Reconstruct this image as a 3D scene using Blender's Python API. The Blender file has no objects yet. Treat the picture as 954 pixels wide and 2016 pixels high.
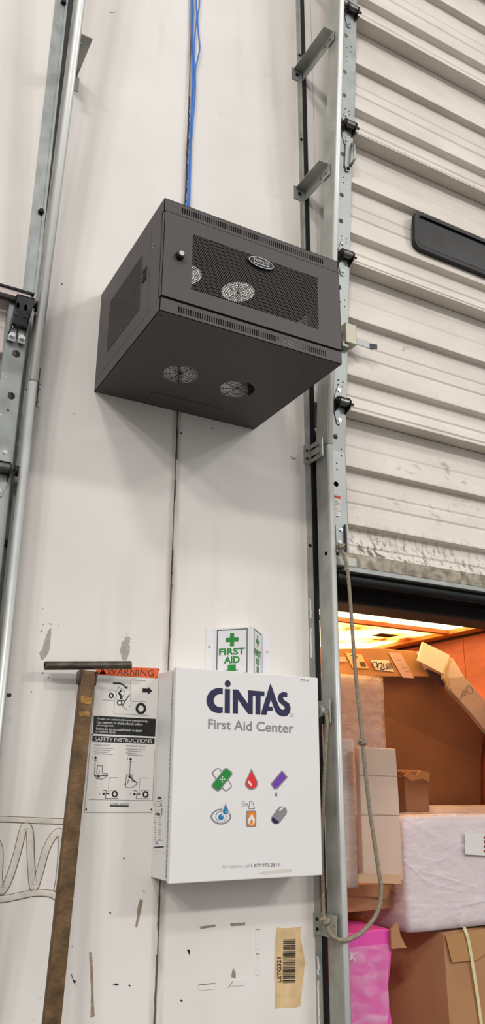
import bpy, bmesh, math, random
from mathutils import Vector, Matrix, noise
from mathutils.geometry import tessellate_polygon
random.seed(7)
S = bpy.context.scene
COL = S.collection

# ------------------------------------------------------------------ camera
W_PX, H_PX, F_PX = 954.0, 2016.0, 1554.9
YAW, PITCH, ROLL = -0.49856, 0.32803, 0.00692
CAM = Vector((-0.6822, -2.2735, 1.55))
ZO = 2.7533                                    # underside of the network cabinet
_f = Vector((-math.sin(YAW)*math.cos(PITCH), math.cos(YAW)*math.cos(PITCH), math.sin(PITCH)))
_r = Vector((math.cos(YAW), math.sin(YAW), 0))
_u = _r.cross(_f)
_r, _u = _r*math.cos(ROLL)+_u*math.sin(ROLL), _u*math.cos(ROLL)-_r*math.sin(ROLL)
cd = bpy.data.cameras.new('camera')
cam = bpy.data.objects.new('camera', cd)
COL.objects.link(cam)
cd.sensor_fit = 'VERTICAL'; cd.sensor_height = 36.0
cd.lens = F_PX*36.0/H_PX
cd.clip_start = 0.02; cd.clip_end = 200
M = Matrix((_r, _u, -_f)).transposed().to_4x4(); M.translation = CAM
cam.matrix_world = M
S.camera = cam

# ------------------------------------------------------------------ world, lamps, exposure
w = bpy.data.worlds.new('world'); S.world = w; w.use_nodes = True
w.node_tree.nodes['Background'].inputs[0].default_value = (1.0, 0.975, 0.95, 1)
w.node_tree.nodes['Background'].inputs[1].default_value = 0.72
S.view_settings.view_transform = 'Standard'; S.view_settings.look = 'None'
S.view_settings.exposure = 0.05; S.view_settings.gamma = 1.0
S.view_settings.use_curve_mapping = False

def area(name, loc, target, size, power, color):
    l = bpy.data.lights.new(name, 'AREA'); l.shape = 'RECTANGLE'
    l.size, l.size_y = size; l.energy = power; l.color = color
    o = bpy.data.objects.new(name, l); COL.objects.link(o); o.location = loc
    d = Vector(target)-Vector(loc)
    o.rotation_euler = d.to_track_quat('-Z', 'Y').to_euler()
    return o
LT = (0.3, -0.2, 2.4)
LAMPC = (1, .97, .94)
area('high_bay_lamp', (-10.2, -14.2, 10.9), LT, (1.6, .8), 590, LAMPC)
area('high_bay_lamp', (-13.6, -14.2, 10.9), LT, (1.6, .8), 550, LAMPC)
area('high_bay_lamp', (9.2, -14.2, 10.9), LT, (1.6, .8), 390, LAMPC)
area('high_bay_lamp', (12.4, -14.2, 10.9), LT, (1.6, .8), 350, LAMPC)
area('high_bay_lamp', (-3.3, -9.2, 10.9), LT, (1.6, .8), 330, LAMPC)
# daylight falling on the trailer's translucent roof, outside the building
area('daylight', (2.2, 3.4, 5.2), (2.2, 3.4, 0), (4.0, 5.2), 1450, (1, .97, .92))

# ------------------------------------------------------------------ pixel -> place helpers
def ray(x, y): return _f + _r*((x-477.0)/F_PX) - _u*((y-1008.0)/F_PX)
def at(x, y, Y=0.0):
    d = ray(x, y); return CAM + d*((Y-CAM.y)/d.y)
def atX(x, y, X):
    d = ray(x, y); return CAM + d*((X-CAM.x)/d.x)
def atZ(x, y, Z):
    d = ray(x, y); return CAM + d*((Z-CAM.z)/d.z)
def planeY(Y): return lambda x, y: at(x, y, Y)
def planeX(X): return lambda x, y: atX(x, y, X)
def plane_any(p0, n):
    def fn(x, y):
        d = ray(x, y); return CAM + d*((p0-CAM).dot(n)/d.dot(n))
    return fn
def zoom(x0, y0, s): return lambda u, v: (x0+u/s, y0+v/s)

# ------------------------------------------------------------------ materials
def lin(c):
    return tuple(((v/255)/12.92 if v/255 <= .04045 else ((v/255+.055)/1.055)**2.4) for v in c)
MATS = {}
def mat(name, rgb, rough=.6, metal=0.0, spec=.5, var=0.0, scale=8.0, bump=0.0, bscale=60.0, coat=0.0,
        stretch=None, alpha=None, trans=0.0):
    if name in MATS: return MATS[name]
    m = bpy.data.materials.new(name); m.use_nodes = True; nt = m.node_tree; N, L = nt.nodes, nt.links
    b = N['Principled BSDF']; c = lin(rgb)
    b.inputs['Base Color'].default_value = (*c, 1)
    b.inputs['Roughness'].default_value = rough; b.inputs['Metallic'].default_value = metal
    b.inputs['Specular IOR Level'].default_value = spec
    if coat: b.inputs['Coat Weight'].default_value = coat; b.inputs['Coat Roughness'].default_value = .12
    if trans: b.inputs['Transmission Weight'].default_value = trans
    if alpha is not None: b.inputs['Alpha'].default_value = alpha
    tc = N.new('ShaderNodeTexCoord')
    vec = tc.outputs['Object']
    if stretch:
        mp = N.new('ShaderNodeMapping'); mp.inputs['Scale'].default_value = stretch
        L.new(vec, mp.inputs['Vector']); vec = mp.outputs['Vector']
    if var:
        t = N.new('ShaderNodeTexNoise'); t.inputs['Scale'].default_value = scale; t.inputs['Detail'].default_value = 5
        L.new(vec, t.inputs['Vector'])
        r = N.new('ShaderNodeValToRGB'); L.new(t.outputs['Fac'], r.inputs['Fac'])
        r.color_ramp.elements[0].position = .32; r.color_ramp.elements[1].position = .68
        r.color_ramp.elements[0].color = (*[v*(1-var) for v in c], 1)
        r.color_ramp.elements[1].color = (*[min(1, v*(1+var)) for v in c], 1)
        L.new(r.outputs['Color'], b.inputs['Base Color'])
        if metal > .5:
            mr = N.new('ShaderNodeMapRange'); mr.inputs['To Min'].default_value = rough-.1; mr.inputs['To Max'].default_value = rough+.12
            L.new(t.outputs['Fac'], mr.inputs['Value']); L.new(mr.outputs['Result'], b.inputs['Roughness'])
    if bump:
        t2 = N.new('ShaderNodeTexNoise'); t2.inputs['Scale'].default_value = bscale; t2.inputs['Detail'].default_value = 3
        L.new(vec, t2.inputs['Vector'])
        bp = N.new('ShaderNodeBump'); bp.inputs['Strength'].default_value = bump; bp.inputs['Distance'].default_value = .01
        L.new(t2.outputs['Fac'], bp.inputs['Height']); L.new(bp.outputs['Normal'], b.inputs['Normal'])
    MATS[name] = m
    return m

def paint_wall():
    m = mat('wall_paint', (229, 225, 220), .62, spec=.35)
    nt = m.node_tree; N, L = nt.nodes, nt.links; b = N['Principled BSDF']
    tc = N.new('ShaderNodeTexCoord'); co = tc.outputs['Object']
    sep = N.new('ShaderNodeSeparateXYZ'); L.new(co, sep.inputs[0])
    def noise_n(scale, detail=4, stretch=(1, 1, 1), rough=.5):
        mp = N.new('ShaderNodeMapping'); mp.inputs['Scale'].default_value = stretch; L.new(co, mp.inputs['Vector'])
        t = N.new('ShaderNodeTexNoise'); t.inputs['Scale'].default_value = scale; t.inputs['Detail'].default_value = detail
        t.inputs['Roughness'].default_value = rough
        L.new(mp.outputs['Vector'], t.inputs['Vector']); return t.outputs['Fac']
    def rng(v, a, bb, lo=0.0, hi=1.0):
        r = N.new('ShaderNodeMapRange'); r.inputs['From Min'].default_value = a; r.inputs['From Max'].default_value = bb
        r.inputs['To Min'].default_value = lo; r.inputs['To Max'].default_value = hi
        L.new(v, r.inputs['Value']); return r.outputs['Result']
    def math_n(op, a, bb=None):
        n = N.new('ShaderNodeMath'); n.operation = op
        for i, v in enumerate((a, bb)):
            if v is None: continue
            if isinstance(v, (int, float)): n.inputs[i].default_value = v
            else: L.new(v, n.inputs[i])
        return n.outputs[0]
    def mix(a, bcol, fac):
        n = N.new('ShaderNodeMix'); n.data_type = 'RGBA'
        L.new(fac, n.inputs['Factor'])
        if isinstance(a, tuple): n.inputs['A'].default_value = (*a, 1)
        else: L.new(a, n.inputs['A'])
        n.inputs['B'].default_value = (*bcol, 1); return n.outputs['Result']
    base = mix(lin((231, 227, 222)), lin((220, 214, 207)), rng(noise_n(1.6, 3), .35, .7))
    base = mix(base, lin((206, 199, 190)), rng(noise_n(5, 4, (1.6, 1, .25)), .58, .80, 0, .55))
    # brown stain along the joint between the two panels
    d = math_n('ABSOLUTE', math_n('SUBTRACT', sep.outputs['X'], .2985))
    st = math_n('MULTIPLY', rng(d, .024, .0, 0, 1), rng(noise_n(9, 5, (4, 1, .5)), .30, .60))
    base = mix(base, lin((120, 104, 84)), math_n('MULTIPLY', st, .85))
    # yellowed strip beside the right-hand wall angle
    d2 = math_n('ABSOLUTE', math_n('SUBTRACT', sep.outputs['X'], .80))
    st2 = math_n('MULTIPLY', rng(d2, .05, .0, 0, 1), rng(noise_n(4, 3, (2, 1, .6)), .38, .70))
    base = mix(base, lin((196, 184, 162)), math_n('MULTIPLY', st2, .6))
    # scuffs and specks
    sp = math_n('MULTIPLY', rng(noise_n(62, 2, (1, 1, 1.3)), .735, .775), rng(noise_n(3.1, 2), .45, .6))
    base = mix(base, lin((110, 102, 92)), math_n('MULTIPLY', sp, .8))
    sc = math_n('MULTIPLY', rng(noise_n(40, 3, (.45, 1, 3.2)), .70, .76), rng(noise_n(2.3, 2, (1, 1, 1.5)), .52, .62))
    base = mix(base, lin((140, 130, 120)), math_n('MULTIPLY', sc, .55))
    L.new(base, b.inputs['Base Color'])
    bp = N.new('ShaderNodeBump'); bp.inputs['Strength'].default_value = .12; bp.inputs['Distance'].default_value = .004
    L.new(noise_n(28, 5), bp.inputs['Height']); L.new(bp.outputs['Normal'], b.inputs['Normal'])
    return m

def paint_door(name, dirt):
    m = mat(name, (221, 213, 204), .5, spec=.4)
    nt = m.node_tree; N, L = nt.nodes, nt.links; b = N['Principled BSDF']
    tc = N.new('ShaderNodeTexCoord')
    def noise_n(scale, stretch, detail=4):
        mp = N.new('ShaderNodeMapping'); mp.inputs['Scale'].default_value = stretch; L.new(tc.outputs['Object'], mp.inputs['Vector'])
        t = N.new('ShaderNodeTexNoise'); t.inputs['Scale'].default_value = scale; t.inputs['Detail'].default_value = detail
        L.new(mp.outputs['Vector'], t.inputs['Vector']); return t.outputs['Fac']
    def ramp(v, a, bb, hi):
        r = N.new('ShaderNodeMapRange'); r.inputs['From Min'].default_value = a; r.inputs['From Max'].default_value = bb
        r.inputs['To Max'].default_value = hi; L.new(v, r.inputs['Value']); return r.outputs['Result']
    def mix(a, c, f):
        n = N.new('ShaderNodeMix'); n.data_type = 'RGBA'; L.new(f, n.inputs['Factor'])
        if isinstance(a, tuple): n.inputs['A'].default_value = (*a, 1)
        else: L.new(a, n.inputs['A'])
        n.inputs['B'].default_value = (*c, 1); return n.outputs['Result']
    col = mix(lin((223, 216, 207)), lin((208, 199, 188)), ramp(noise_n(3, (1, 1, 3)), .4, .7, .8))
    if dirt:
        a = ramp(noise_n(20, (1.0, 1, 1.6), 6), .62-.04*dirt, .72, .7)
        b2 = ramp(noise_n(3.0, (1, 1, 2.5), 2), .50, .62, .7)
        mu = N.new('ShaderNodeMath'); mu.operation = 'MULTIPLY'; L.new(a, mu.inputs[0]); L.new(b2, mu.inputs[1])
        col = mix(col, lin((112, 100, 86)), mu.outputs[0])
        if dirt > .5:                        # runs and spatter along the foot of the bottom section
            sp = N.new('ShaderNodeSeparateXYZ'); L.new(tc.outputs['Object'], sp.inputs[0])
            zr = N.new('ShaderNodeMapRange'); zr.inputs['From Min'].default_value = .22; zr.inputs['From Max'].default_value = .10; L.new(sp.outputs['Z'], zr.inputs['Value'])
            xr = N.new('ShaderNodeMapRange'); xr.inputs['From Min'].default_value = 2.2; xr.inputs['From Max'].default_value = 1.2
            xr.inputs['To Min'].default_value = .35; L.new(sp.outputs['X'], xr.inputs['Value'])
            for sc, stx, lo, hi in ((34, (1.6, 1, .45), .53, .62), (60, (1, 1, 1), .58, .66)):
                s1 = ramp(noise_n(sc, stx, 4), lo, hi, .85)
                m1 = N.new('ShaderNodeMath'); m1.operation = 'MULTIPLY'; L.new(s1, m1.inputs[0]); L.new(zr.outputs['Result'], m1.inputs[1])
                m2 = N.new('ShaderNodeMath'); m2.operation = 'MULTIPLY'; L.new(m1.outputs[0], m2.inputs[0]); L.new(xr.outputs['Result'], m2.inputs[1])
                col = mix(col, lin((88, 76, 62)), m2.outputs[0])
    L.new(col, b.inputs['Base Color'])
    return m

def mat_roof():
    m = bpy.data.materials.new('translucent_roof'); m.use_nodes = True; nt = m.node_tree; N, L = nt.nodes, nt.links
    N.remove(N['Principled BSDF']); out = N['Material Output']
    tc = N.new('ShaderNodeTexCoord'); mp = N.new('ShaderNodeMapping'); mp.inputs['Scale'].default_value = (1, .55, 1)
    L.new(tc.outputs['Object'], mp.inputs['Vector'])
    t = N.new('ShaderNodeTexNoise'); t.inputs['Scale'].default_value = 3.2; t.inputs['Detail'].default_value = 9; t.inputs['Roughness'].default_value = .68
    L.new(mp.outputs['Vector'], t.inputs['Vector'])
    r = N.new('ShaderNodeValToRGB'); L.new(t.outputs['Fac'], r.inputs['Fac'])
    e = r.color_ramp.elements
    e[0].position = .34; e[0].color = (*lin((150, 92, 50)), 1); e[1].position = .60; e[1].color = (*lin((255, 244, 214)), 1)
    e2 = r.color_ramp.elements.new(.45); e2.color = (*lin((240, 204, 146)), 1)
    tr = N.new('ShaderNodeBsdfTranslucent'); L.new(r.outputs['Color'], tr.inputs['Color'])
    df = N.new('ShaderNodeBsdfDiffuse'); L.new(r.outputs['Color'], df.inputs['Color'])
    mx = N.new('ShaderNodeMixShader'); mx.inputs['Fac'].default_value = .2
    L.new(tr.outputs[0], mx.inputs[1]); L.new(df.outputs[0], mx.inputs[2]); L.new(mx.outputs[0], out.inputs['Surface'])
    return m

def mat_film(name, tint=(245, 238, 240), clear=.72):
    m = bpy.data.materials.new(name); m.use_nodes = True; nt = m.node_tree; N, L = nt.nodes, nt.links
    b = N['Principled BSDF']; out = N['Material Output']
    b.inputs['Base Color'].default_value = (*lin(tint), 1); b.inputs['Roughness'].default_value = .16
    tc = N.new('ShaderNodeTexCoord'); mp = N.new('ShaderNodeMapping'); mp.inputs['Scale'].default_value = (1, 1, 2.6)
    mp.inputs['Rotation'].default_value = (0, .35, 0)
    L.new(tc.outputs['Object'], mp.inputs['Vector'])
    t = N.new('ShaderNodeTexNoise'); t.inputs['Scale'].default_value = 9; t.inputs['Detail'].default_value = 5; t.inputs['Distortion'].default_value = .6
    L.new(mp.outputs['Vector'], t.inputs['Vector'])
    bp = N.new('ShaderNodeBump'); bp.inputs['Strength'].default_value = .35; bp.inputs['Distance'].default_value = .02
    L.new(t.outputs['Fac'], bp.inputs['Height']); L.new(bp.outputs['Normal'], b.inputs['Normal'])
    r = N.new('ShaderNodeMapRange'); r.inputs['From Min'].default_value = .4; r.inputs['From Max'].default_value = .72
    r.inputs['To Min'].default_value = 1-clear; r.inputs['To Max'].default_value = min(1, 1.32-clear); L.new(t.outputs['Fac'], r.inputs['Value'])
    tp = N.new('ShaderNodeBsdfTransparent'); mx = N.new('ShaderNodeMixShader')
    L.new(r.outputs['Result'], mx.inputs['Fac']); L.new(tp.outputs[0], mx.inputs[1]); L.new(b.outputs[0], mx.inputs[2])
    L.new(mx.outputs[0], out.inputs['Surface'])
    return m

M_WALL = paint_wall()
M_DOOR = paint_door('door_paint', 0); M_DOORM = paint_door('door_paint_scuffed', .2); M_DOORD = paint_door('door_paint_dirty', 1.0)
M_GALV = mat('galvanised_steel', (158, 162, 160), .5, .75, var=.16, scale=14)
M_GALVD = mat('dull_galvanised_steel', (168, 169, 162), .5, .5, var=.22, scale=9)
M_SHINY = mat('bright_track_edge', (242, 243, 241), .28, .05, .8)  # near-white base, hardly metallic: the lip's bright reflection is put into its colour
M_EDGE = mat('greyer_track_edge', (196, 198, 196), .35, .25, var=.06, scale=10)  # greyer copy of the lip colour for the lower rails
M_STEELD = mat('oily_dark_steel', (58, 58, 60), .34, .85, var=.25, scale=20)
M_SLEEVE = mat('worn_hinge_steel', (112, 112, 112), .36, .85, var=.2, scale=30)
M_BLACK = mat('black_rubber', (16, 16, 18), .55)
M_CAB = mat('charcoal_powder_coat', (86, 82, 81), .5, 0, .22, bump=.05, bscale=900)
M_CABIN = mat('charcoal_powder_coat_darkened', (40, 38, 38), .6, 0, .3)  # same coat darkened, so the cabinet's inner shade is partly in the colour
M_WHITE = mat('white_enamel', (228, 226, 224), .34, 0, .5)
M_PAPER = mat('white_paper', (226, 224, 220), .7)
M_SIGNW = mat('sign_white_plastic', (222, 219, 213), .45)
M_VSIGN = mat('glossy_sign_plastic', (226, 224, 228), .2)
M_NAVY = mat('navy_ink', (26, 25, 68), .5)
M_GREYI = mat('grey_ink', (136, 134, 138), .6)
M_LGREY = mat('light_grey_ink', (190, 188, 186), .6)
M_INK = mat('black_ink', (18, 18, 20), .55)
M_FAINT = mat('thin_grey_ink', (150, 148, 144), .6)
M_ORANGE = mat('orange_ink', (222, 92, 36), .5)
M_GREEN = mat('green_ink', (16, 132, 44), .5)
M_DGREEN = mat('dark_green_ink', (26, 74, 40), .5)
M_RED = mat('red_ink', (226, 40, 34), .5)
M_PURPLE = mat('purple_ink', (112, 58, 168), .5)
M_TEAL = mat('teal_ink', (24, 120, 172), .5)
M_AMBER = mat('amber_ink', (228, 124, 24), .5)
M_BLUE = mat('blue_cable_jacket', (52, 116, 200), .4)
M_ROPE = mat('grey_tan_rope', (142, 130, 112), .9, var=.25, scale=180)
M_RUST = mat('rusty_brown_steel', (100, 77, 50), .55, .35, .4, var=.42, scale=22, bump=.25, bscale=70)
M_PIPE = mat('worn_dark_pipe', (98, 90, 80), .4, .75, var=.4, scale=30)
M_CONC = mat('floor_concrete', (84, 82, 79), .55, var=.12, scale=2)
M_PLY = mat('red_plywood_panel', (158, 80, 56), .5, var=.25, scale=2.2, stretch=(1, 1, 5))
M_CARD = mat('brown_cardboard', (178, 132, 92), .8, var=.08, scale=4)
M_CARDD = mat('dark_cardboard', (150, 104, 76), .85, var=.10, scale=3)
M_CARDP = mat('pale_cardboard', (212, 184, 164), .75, var=.08, scale=4)
M_FILMW = mat('white_wrapped_goods', (226, 212, 214), .35, var=.06, scale=5, stretch=(1, 1, 6))
M_FILMP = mat('pinkish_wrapped_goods', (214, 178, 172), .35, var=.06, scale=4)
M_PINK = mat('pink_plastic', (232, 84, 176), .35, var=.12, scale=6)
M_TAPE = mat('clear_brown_tape', (186, 140, 92), .12, 0, .6)
M_BEIGE = mat('dried_adhesive', (212, 205, 194), .6, var=.1, scale=30)
M_DIRTL = mat('adhesive_dirt', (120, 110, 98), .8)
M_CHIP = mat('bare_board_chip', (150, 134, 114), .85, var=.3, scale=60)
M_SCUFF = mat('grey_skim', (168, 162, 157), .8, var=.15, scale=50)
M_LABEL = mat('yellowed_sticker', (214, 184, 138), .55, var=.16, scale=24)
M_GLASS = mat('dark_door_glass', (46, 45, 44), .12, 0, .5, var=.2, scale=12)
M_CHROME = mat('bright_chrome', (225, 226, 228), .15, 1.0)
M_STRAP = mat('pale_strap', (222, 214, 170), .45)
M_TWINE = mat('tan_twine', (190, 168, 138), .9)
M_WOOD = mat('brown_header_wood', (150, 84, 44), .6, var=.25, scale=6, stretch=(1, 4, 1))
M_ROOF = mat_roof()
M_FILM = mat_film('stretch_film'); M_FILM2 = mat_film('loose_clear_film', (250, 244, 250), .90)

# ------------------------------------------------------------------ object helpers
def tag(o, label=None, cat=None, group=None, kind=None):
    if label: o['label'] = label
    if cat: o['category'] = cat
    if group: o['group'] = group
    if kind: o['kind'] = kind
    return o
def empty(name, loc, label=None, cat=None, group=None, kind=None):
    o = bpy.data.objects.new(name, None); COL.objects.link(o); o.location = loc; o.empty_display_size = .05
    return tag(o, label, cat, group, kind)
def wloc(o):
    v = Vector((0, 0, 0))
    while o is not None: v += o.location; o = o.parent
    return v
def copy_tree(o, parent=None, shift=(0, 0, 0)):
    c = o.copy(); COL.objects.link(c)
    if parent is not None: c.parent = parent
    c.location = o.location+Vector(shift)
    for ch in list(o.children): copy_tree(ch, c)
    return c

class MB:
    def __init__(s): s.v = []; s.f = []
    def add(s, vs, fs):
        n = len(s.v); s.v += [Vector(p) for p in vs]; s.f += [tuple(i+n for i in q) for q in fs]; return s
    def box(s, x0, x1, y0, y1, z0, z1):
        return s.add([(x, y, z) for z in (z0, z1) for y in (y0, y1) for x in (x0, x1)],
                     [(0, 2, 3, 1), (4, 5, 7, 6), (0, 1, 5, 4), (2, 6, 7, 3), (0, 4, 6, 2), (1, 3, 7, 5)])
    def hexa(s, a, b):                       # two quads (lists of four points), joined
        return s.add(list(a)+list(b), [(0, 1, 2, 3), (7, 6, 5, 4), (0, 4, 5, 1), (1, 5, 6, 2), (2, 6, 7, 3), (3, 7, 4, 0)])
    def poly(s, pts, holes=()):
        loops = [pts]+list(holes)
        flat = [Vector(p) for l in loops for p in l]
        tris = tessellate_polygon([[Vector(p) for p in l] for l in loops])
        return s.add(flat, [tuple(t) for t in tris])
    def plate(s, pts, t, holes=()):          # pts in 3-D, t a thickness vector
        t = Vector(t); loops = [pts]+list(holes)
        flat = [Vector(p) for l in loops for p in l]; n = len(flat)
        tris = tessellate_polygon([[Vector(p) for p in l] for l in loops])
        fs = [tuple(q) for q in tris]+[tuple(i+n for i in reversed(q)) for q in tris]
        k = 0
        for l in loops:
            m = len(l)
            fs += [(k+i, k+(i+1) % m, n+k+(i+1) % m, n+k+i) for i in range(m)]; k += m
        return s.add(flat+[p+t for p in flat], fs)
    def cyl(s, p0, p1, r, n=16, r1=None):
        return s.tube([p0, p1], r, n, r1=r1)
    def tube(s, path, r, n=10, cap=True, r1=None, rfn=None):
        path = [Vector(p) for p in path]; m = len(path)
        up = None; vs = []; fs = []
        for i, p in enumerate(path):
            d = (path[min(i+1, m-1)]-path[max(i-1, 0)]).normalized()
            if up is None:
                up = Vector((0, 0, 1)) if abs(d.z) < .9 else Vector((1, 0, 0))
            up = (up-d*up.dot(d)).normalized(); sd = d.cross(up)
            rr = r if r1 is None else r+(r1-r)*i/(m-1)
            for k in range(n):
                a = 2*math.pi*k/n; q = rr if rfn is None else rfn(i, k)
                vs.append(p+(up*math.cos(a)+sd*math.sin(a))*q)
        for i in range(m-1):
            for k in range(n):
                fs.append((i*n+k, i*n+(k+1) % n, (i+1)*n+(k+1) % n, (i+1)*n+k))
        if cap: fs += [tuple(range(n-1, -1, -1)), tuple((m-1)*n+k for k in range(n))]
        return s.add(vs, fs)
    def torus(s, c, ax, R, r, n=32, m=6):
        ax = Vector(ax).normalized(); a = Vector((1, 0, 0)) if abs(ax.x) < .9 else Vector((0, 1, 0))
        a = (a-ax*a.dot(ax)).normalized(); b = ax.cross(a); c = Vector(c); vs = []; fs = []
        for i in range(n):
            t = 2*math.pi*i/n; d = a*math.cos(t)+b*math.sin(t)
            for k in range(m):
                q = 2*math.pi*k/m; vs.append(c+d*(R+r*math.cos(q))+ax*(r*math.sin(q)))
        for i in range(n):
            for k in range(m): fs.append((i*m+k, ((i+1) % n)*m+k, ((i+1) % n)*m+(k+1) % m, i*m+(k+1) % m))
        return s.add(vs, fs)
    def sweep(s, prof, levels):              # prof(z) -> closed list of (x, y)
        vs = []; fs = []; m = None
        for z in levels:
            pr = prof(z); m = len(pr); vs += [(x, y, z) for x, y in pr]
        for i in range(len(levels)-1):
            for k in range(m): fs.append((i*m+k, i*m+(k+1) % m, (i+1)*m+(k+1) % m, (i+1)*m+k))
        k = len(s.v); s.add(vs, fs)
        for lv in (0, len(levels)-1):
            pts = [Vector((*prof(levels[lv])[j], levels[lv])) for j in range(m)]
            for t in tessellate_polygon([pts]): s.f.append(tuple(k+lv*m+j for j in t))
        return s
    def xform(s, fn): s.v = [fn(p) for p in s.v]; return s
    def build(s, name, m, parent=None, bevel=0.0, smooth=False, seg=2, fixn=True):
        off = wloc(parent) if parent is not None else Vector((0, 0, 0))
        me = bpy.data.meshes.new(name); me.from_pydata([p-off for p in s.v], [], s.f)
        if fixn:
            bm = bmesh.new(); bm.from_mesh(me); bmesh.ops.recalc_face_normals(bm, faces=bm.faces); bm.to_mesh(me); bm.free()
        me.materials.append(m)
        o = bpy.data.objects.new(name, me); COL.objects.link(o)
        if parent is not None: o.parent = parent
        if smooth:
            for p in me.polygons: p.use_smooth = True
        if bevel:
            bv = o.modifiers.new('bevel', 'BEVEL'); bv.width = bevel; bv.segments = seg; bv.limit_method = 'ANGLE'; bv.angle_limit = math.radians(40)
        return o

def solo(mb, name, m, base, label, cat, group=None, **k):    # a thing that is one mesh, origin at its base
    e = Vector(base); mb.v = [p-e for p in mb.v]
    o = mb.build(name, m, None, **k); o.location = e
    return tag(o, label, cat, group)

def ell(cx, cy, rx, ry=None, n=28, a0=0, a1=2*math.pi, rot=0):
    ry = rx if ry is None else ry; full = abs(a1-a0-2*math.pi) < 1e-6
    out = []
    for i in range(n if full else n+1):
        t = a0+(a1-a0)*i/n; x, y = rx*math.cos(t), ry*math.sin(t)
        out.append((cx+x*math.cos(rot)-y*math.sin(rot), cy+x*math.sin(rot)+y*math.cos(rot)))
    return out
def stroke(pts, wd, closed=False):
    out = []; n = len(pts)
    for i in range(n if closed else n-1):
        a, b = Vector(pts[i]), Vector(pts[(i+1) % n]); d = (b-a)
        if d.length < 1e-9: continue
        d.normalize(); q = Vector((-d.y, d.x))*wd*.5; e = d*wd*.25
        out.append([a-e+q, b+e+q, b+e-q, a-e-q])
    return out
class Print:                                  # flat print laid on a plane of the scene
    def __init__(s, fn, normal, z=lambda u, v: (u, v)):
        s.fn = fn; s.n = Vector(normal); s.z = z; s.layers = {}
    def map(s, p, lift): return s.fn(*s.z(p[0], p[1]))+s.n*lift
    def mb(s, m): return s.layers.setdefault(m.name, (MB(), m))[0]
    def fill(s, m, pts, holes=(), lift=.0006):
        b = s.mb(m); loops = [pts]+list(holes)
        flat = [Vector((p[0], p[1], 0)) for l in loops for p in l]
        tris = tessellate_polygon([[Vector((p[0], p[1], 0)) for p in l] for l in loops])
        b.add([s.map(p, lift) for p in flat], [tuple(t) for t in tris]); return s
    def line(s, m, pts, wd, closed=False, lift=.0008):
        for q in stroke(pts, wd, closed): s.fill(m, q, (), lift)
        return s
    def ring(s, m, cx, cy, r, wd, ry=None, lift=.0008):
        ry = ry or r; return s.fill(m, ell(cx, cy, r, ry), [ell(cx, cy, r-wd, ry-wd)], lift)
    def text(s, m, body, bl, br, tl, lift=.0010, bold=0.0):
        cu = bpy.data.curves.new('t', 'FONT'); cu.body = body; cu.resolution_u = 3; cu.offset = bold
        ob = bpy.data.objects.new('t', cu); me = bpy.data.meshes.new_from_object(ob)
        vs = [v.co.copy() for v in me.vertices]; fs = [tuple(p.vertices) for p in me.polygons]
        bpy.data.objects.remove(ob); bpy.data.meshes.remove(me); bpy.data.curves.remove(cu)
        if not vs: return s
        x0, x1 = min(v.x for v in vs), max(v.x for v in vs); y0, y1 = min(v.y for v in vs), max(v.y for v in vs)
        bl, br, tl = Vector(bl), Vector(br), Vector(tl)
        s.mb(m).add([s.map(bl+(br-bl)*((v.x-x0)/(x1-x0))+(tl-bl)*((v.y-y0)/(y1-y0)), lift) for v in vs], fs)
        return s
    def one(s, parent, name):                 # everything on this print as one multi-material mesh
        b = MB(); idx = []; ms = []
        for k, (q, m) in s.layers.items():
            b.add(q.v, q.f); idx += [len(ms)]*len(q.f); ms.append(m)
        o = b.build(name, ms[0], parent, fixn=False)
        for m in ms[1:]: o.data.materials.append(m)
        for f, i in zip(o.data.polygons, idx): f.material_index = i
        s.layers = {}; return o
    def build(s, parent, names):
        for k, (b, m) in s.layers.items(): b.build(names.get(k, names.get('*', 'print')), m, parent, fixn=False)

# ================================================================== SETTING
MB().box(-22, 22, -34, .25, -.1, 0).build('floor', M_CONC)['kind'] = 'structure'

SEAM = .2985; LOPEN, ROPEN, HEAD = -.272, .862, 2.93
wall = empty('wall_front', (0, 0, 0), 'white painted wall with a dirty vertical joint between two dock doors', 'wall', kind='structure')
def wall_piece(name, x0, x1, z0, z1, y0=0.0, y1=.20): return MB().box(x0, x1, y0, y1, z0, z1).build(name, M_WALL, wall, bevel=.0004)
wall_piece('panel', LOPEN, SEAM-.0022, 0, 7.0)
wall_piece('panel', SEAM+.0022, ROPEN, 0, HEAD)
wall_piece('panel', SEAM+.0022, .9005, HEAD, 7.0)
wall_piece('header_panel', .9035, 4.2, HEAD, 7.0)
wall_piece('header_panel', -4.2, LOPEN, HEAD+.05, 7.0)
wall_piece('jamb_panel', 3.36, 4.2, 0, HEAD)
wall_piece('jamb_panel', -4.2, -2.78, 0, HEAD+.05)
MB().box(SEAM-.02, SEAM+.02, .012, .03, 0, 7.0).build('joint_backing', mat('joint_dirt', (74, 64, 52), .9), wall)
# cracked caulk along the joint above the cabinet and beads of old filler below it
random.seed(3)
def wobble(px, py0, py1, n, amp): return [(px(py)+random.uniform(-amp, amp), py) for py in [py0+(py1-py0)*i/n for i in range(n+1)]]
cr = MB()
pts = wobble(lambda y: 373.5-(y-190)*.042, 190, 398, 40, 1.3)
cr.tube([at(x, y, -.0005) for x, y in pts], .0022, 5); cr.build('caulk_crack', M_INK, wall)
cr = MB()
for y0, y1 in ((842, 905), (945, 985), (1085, 1130), (1150, 1180), (1240, 1300), (1762, 1830), (1880, 2016)):
    pts = wobble(lambda y: 350-(y-840)*.0400, y0, y1, 12, .7)
    cr.tube([at(x, y, -.0004) for x, y in pts], .0018, 5)
cr.build('caulk_crack', mat('seam_grime', (96, 84, 68), .9), wall)

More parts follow.
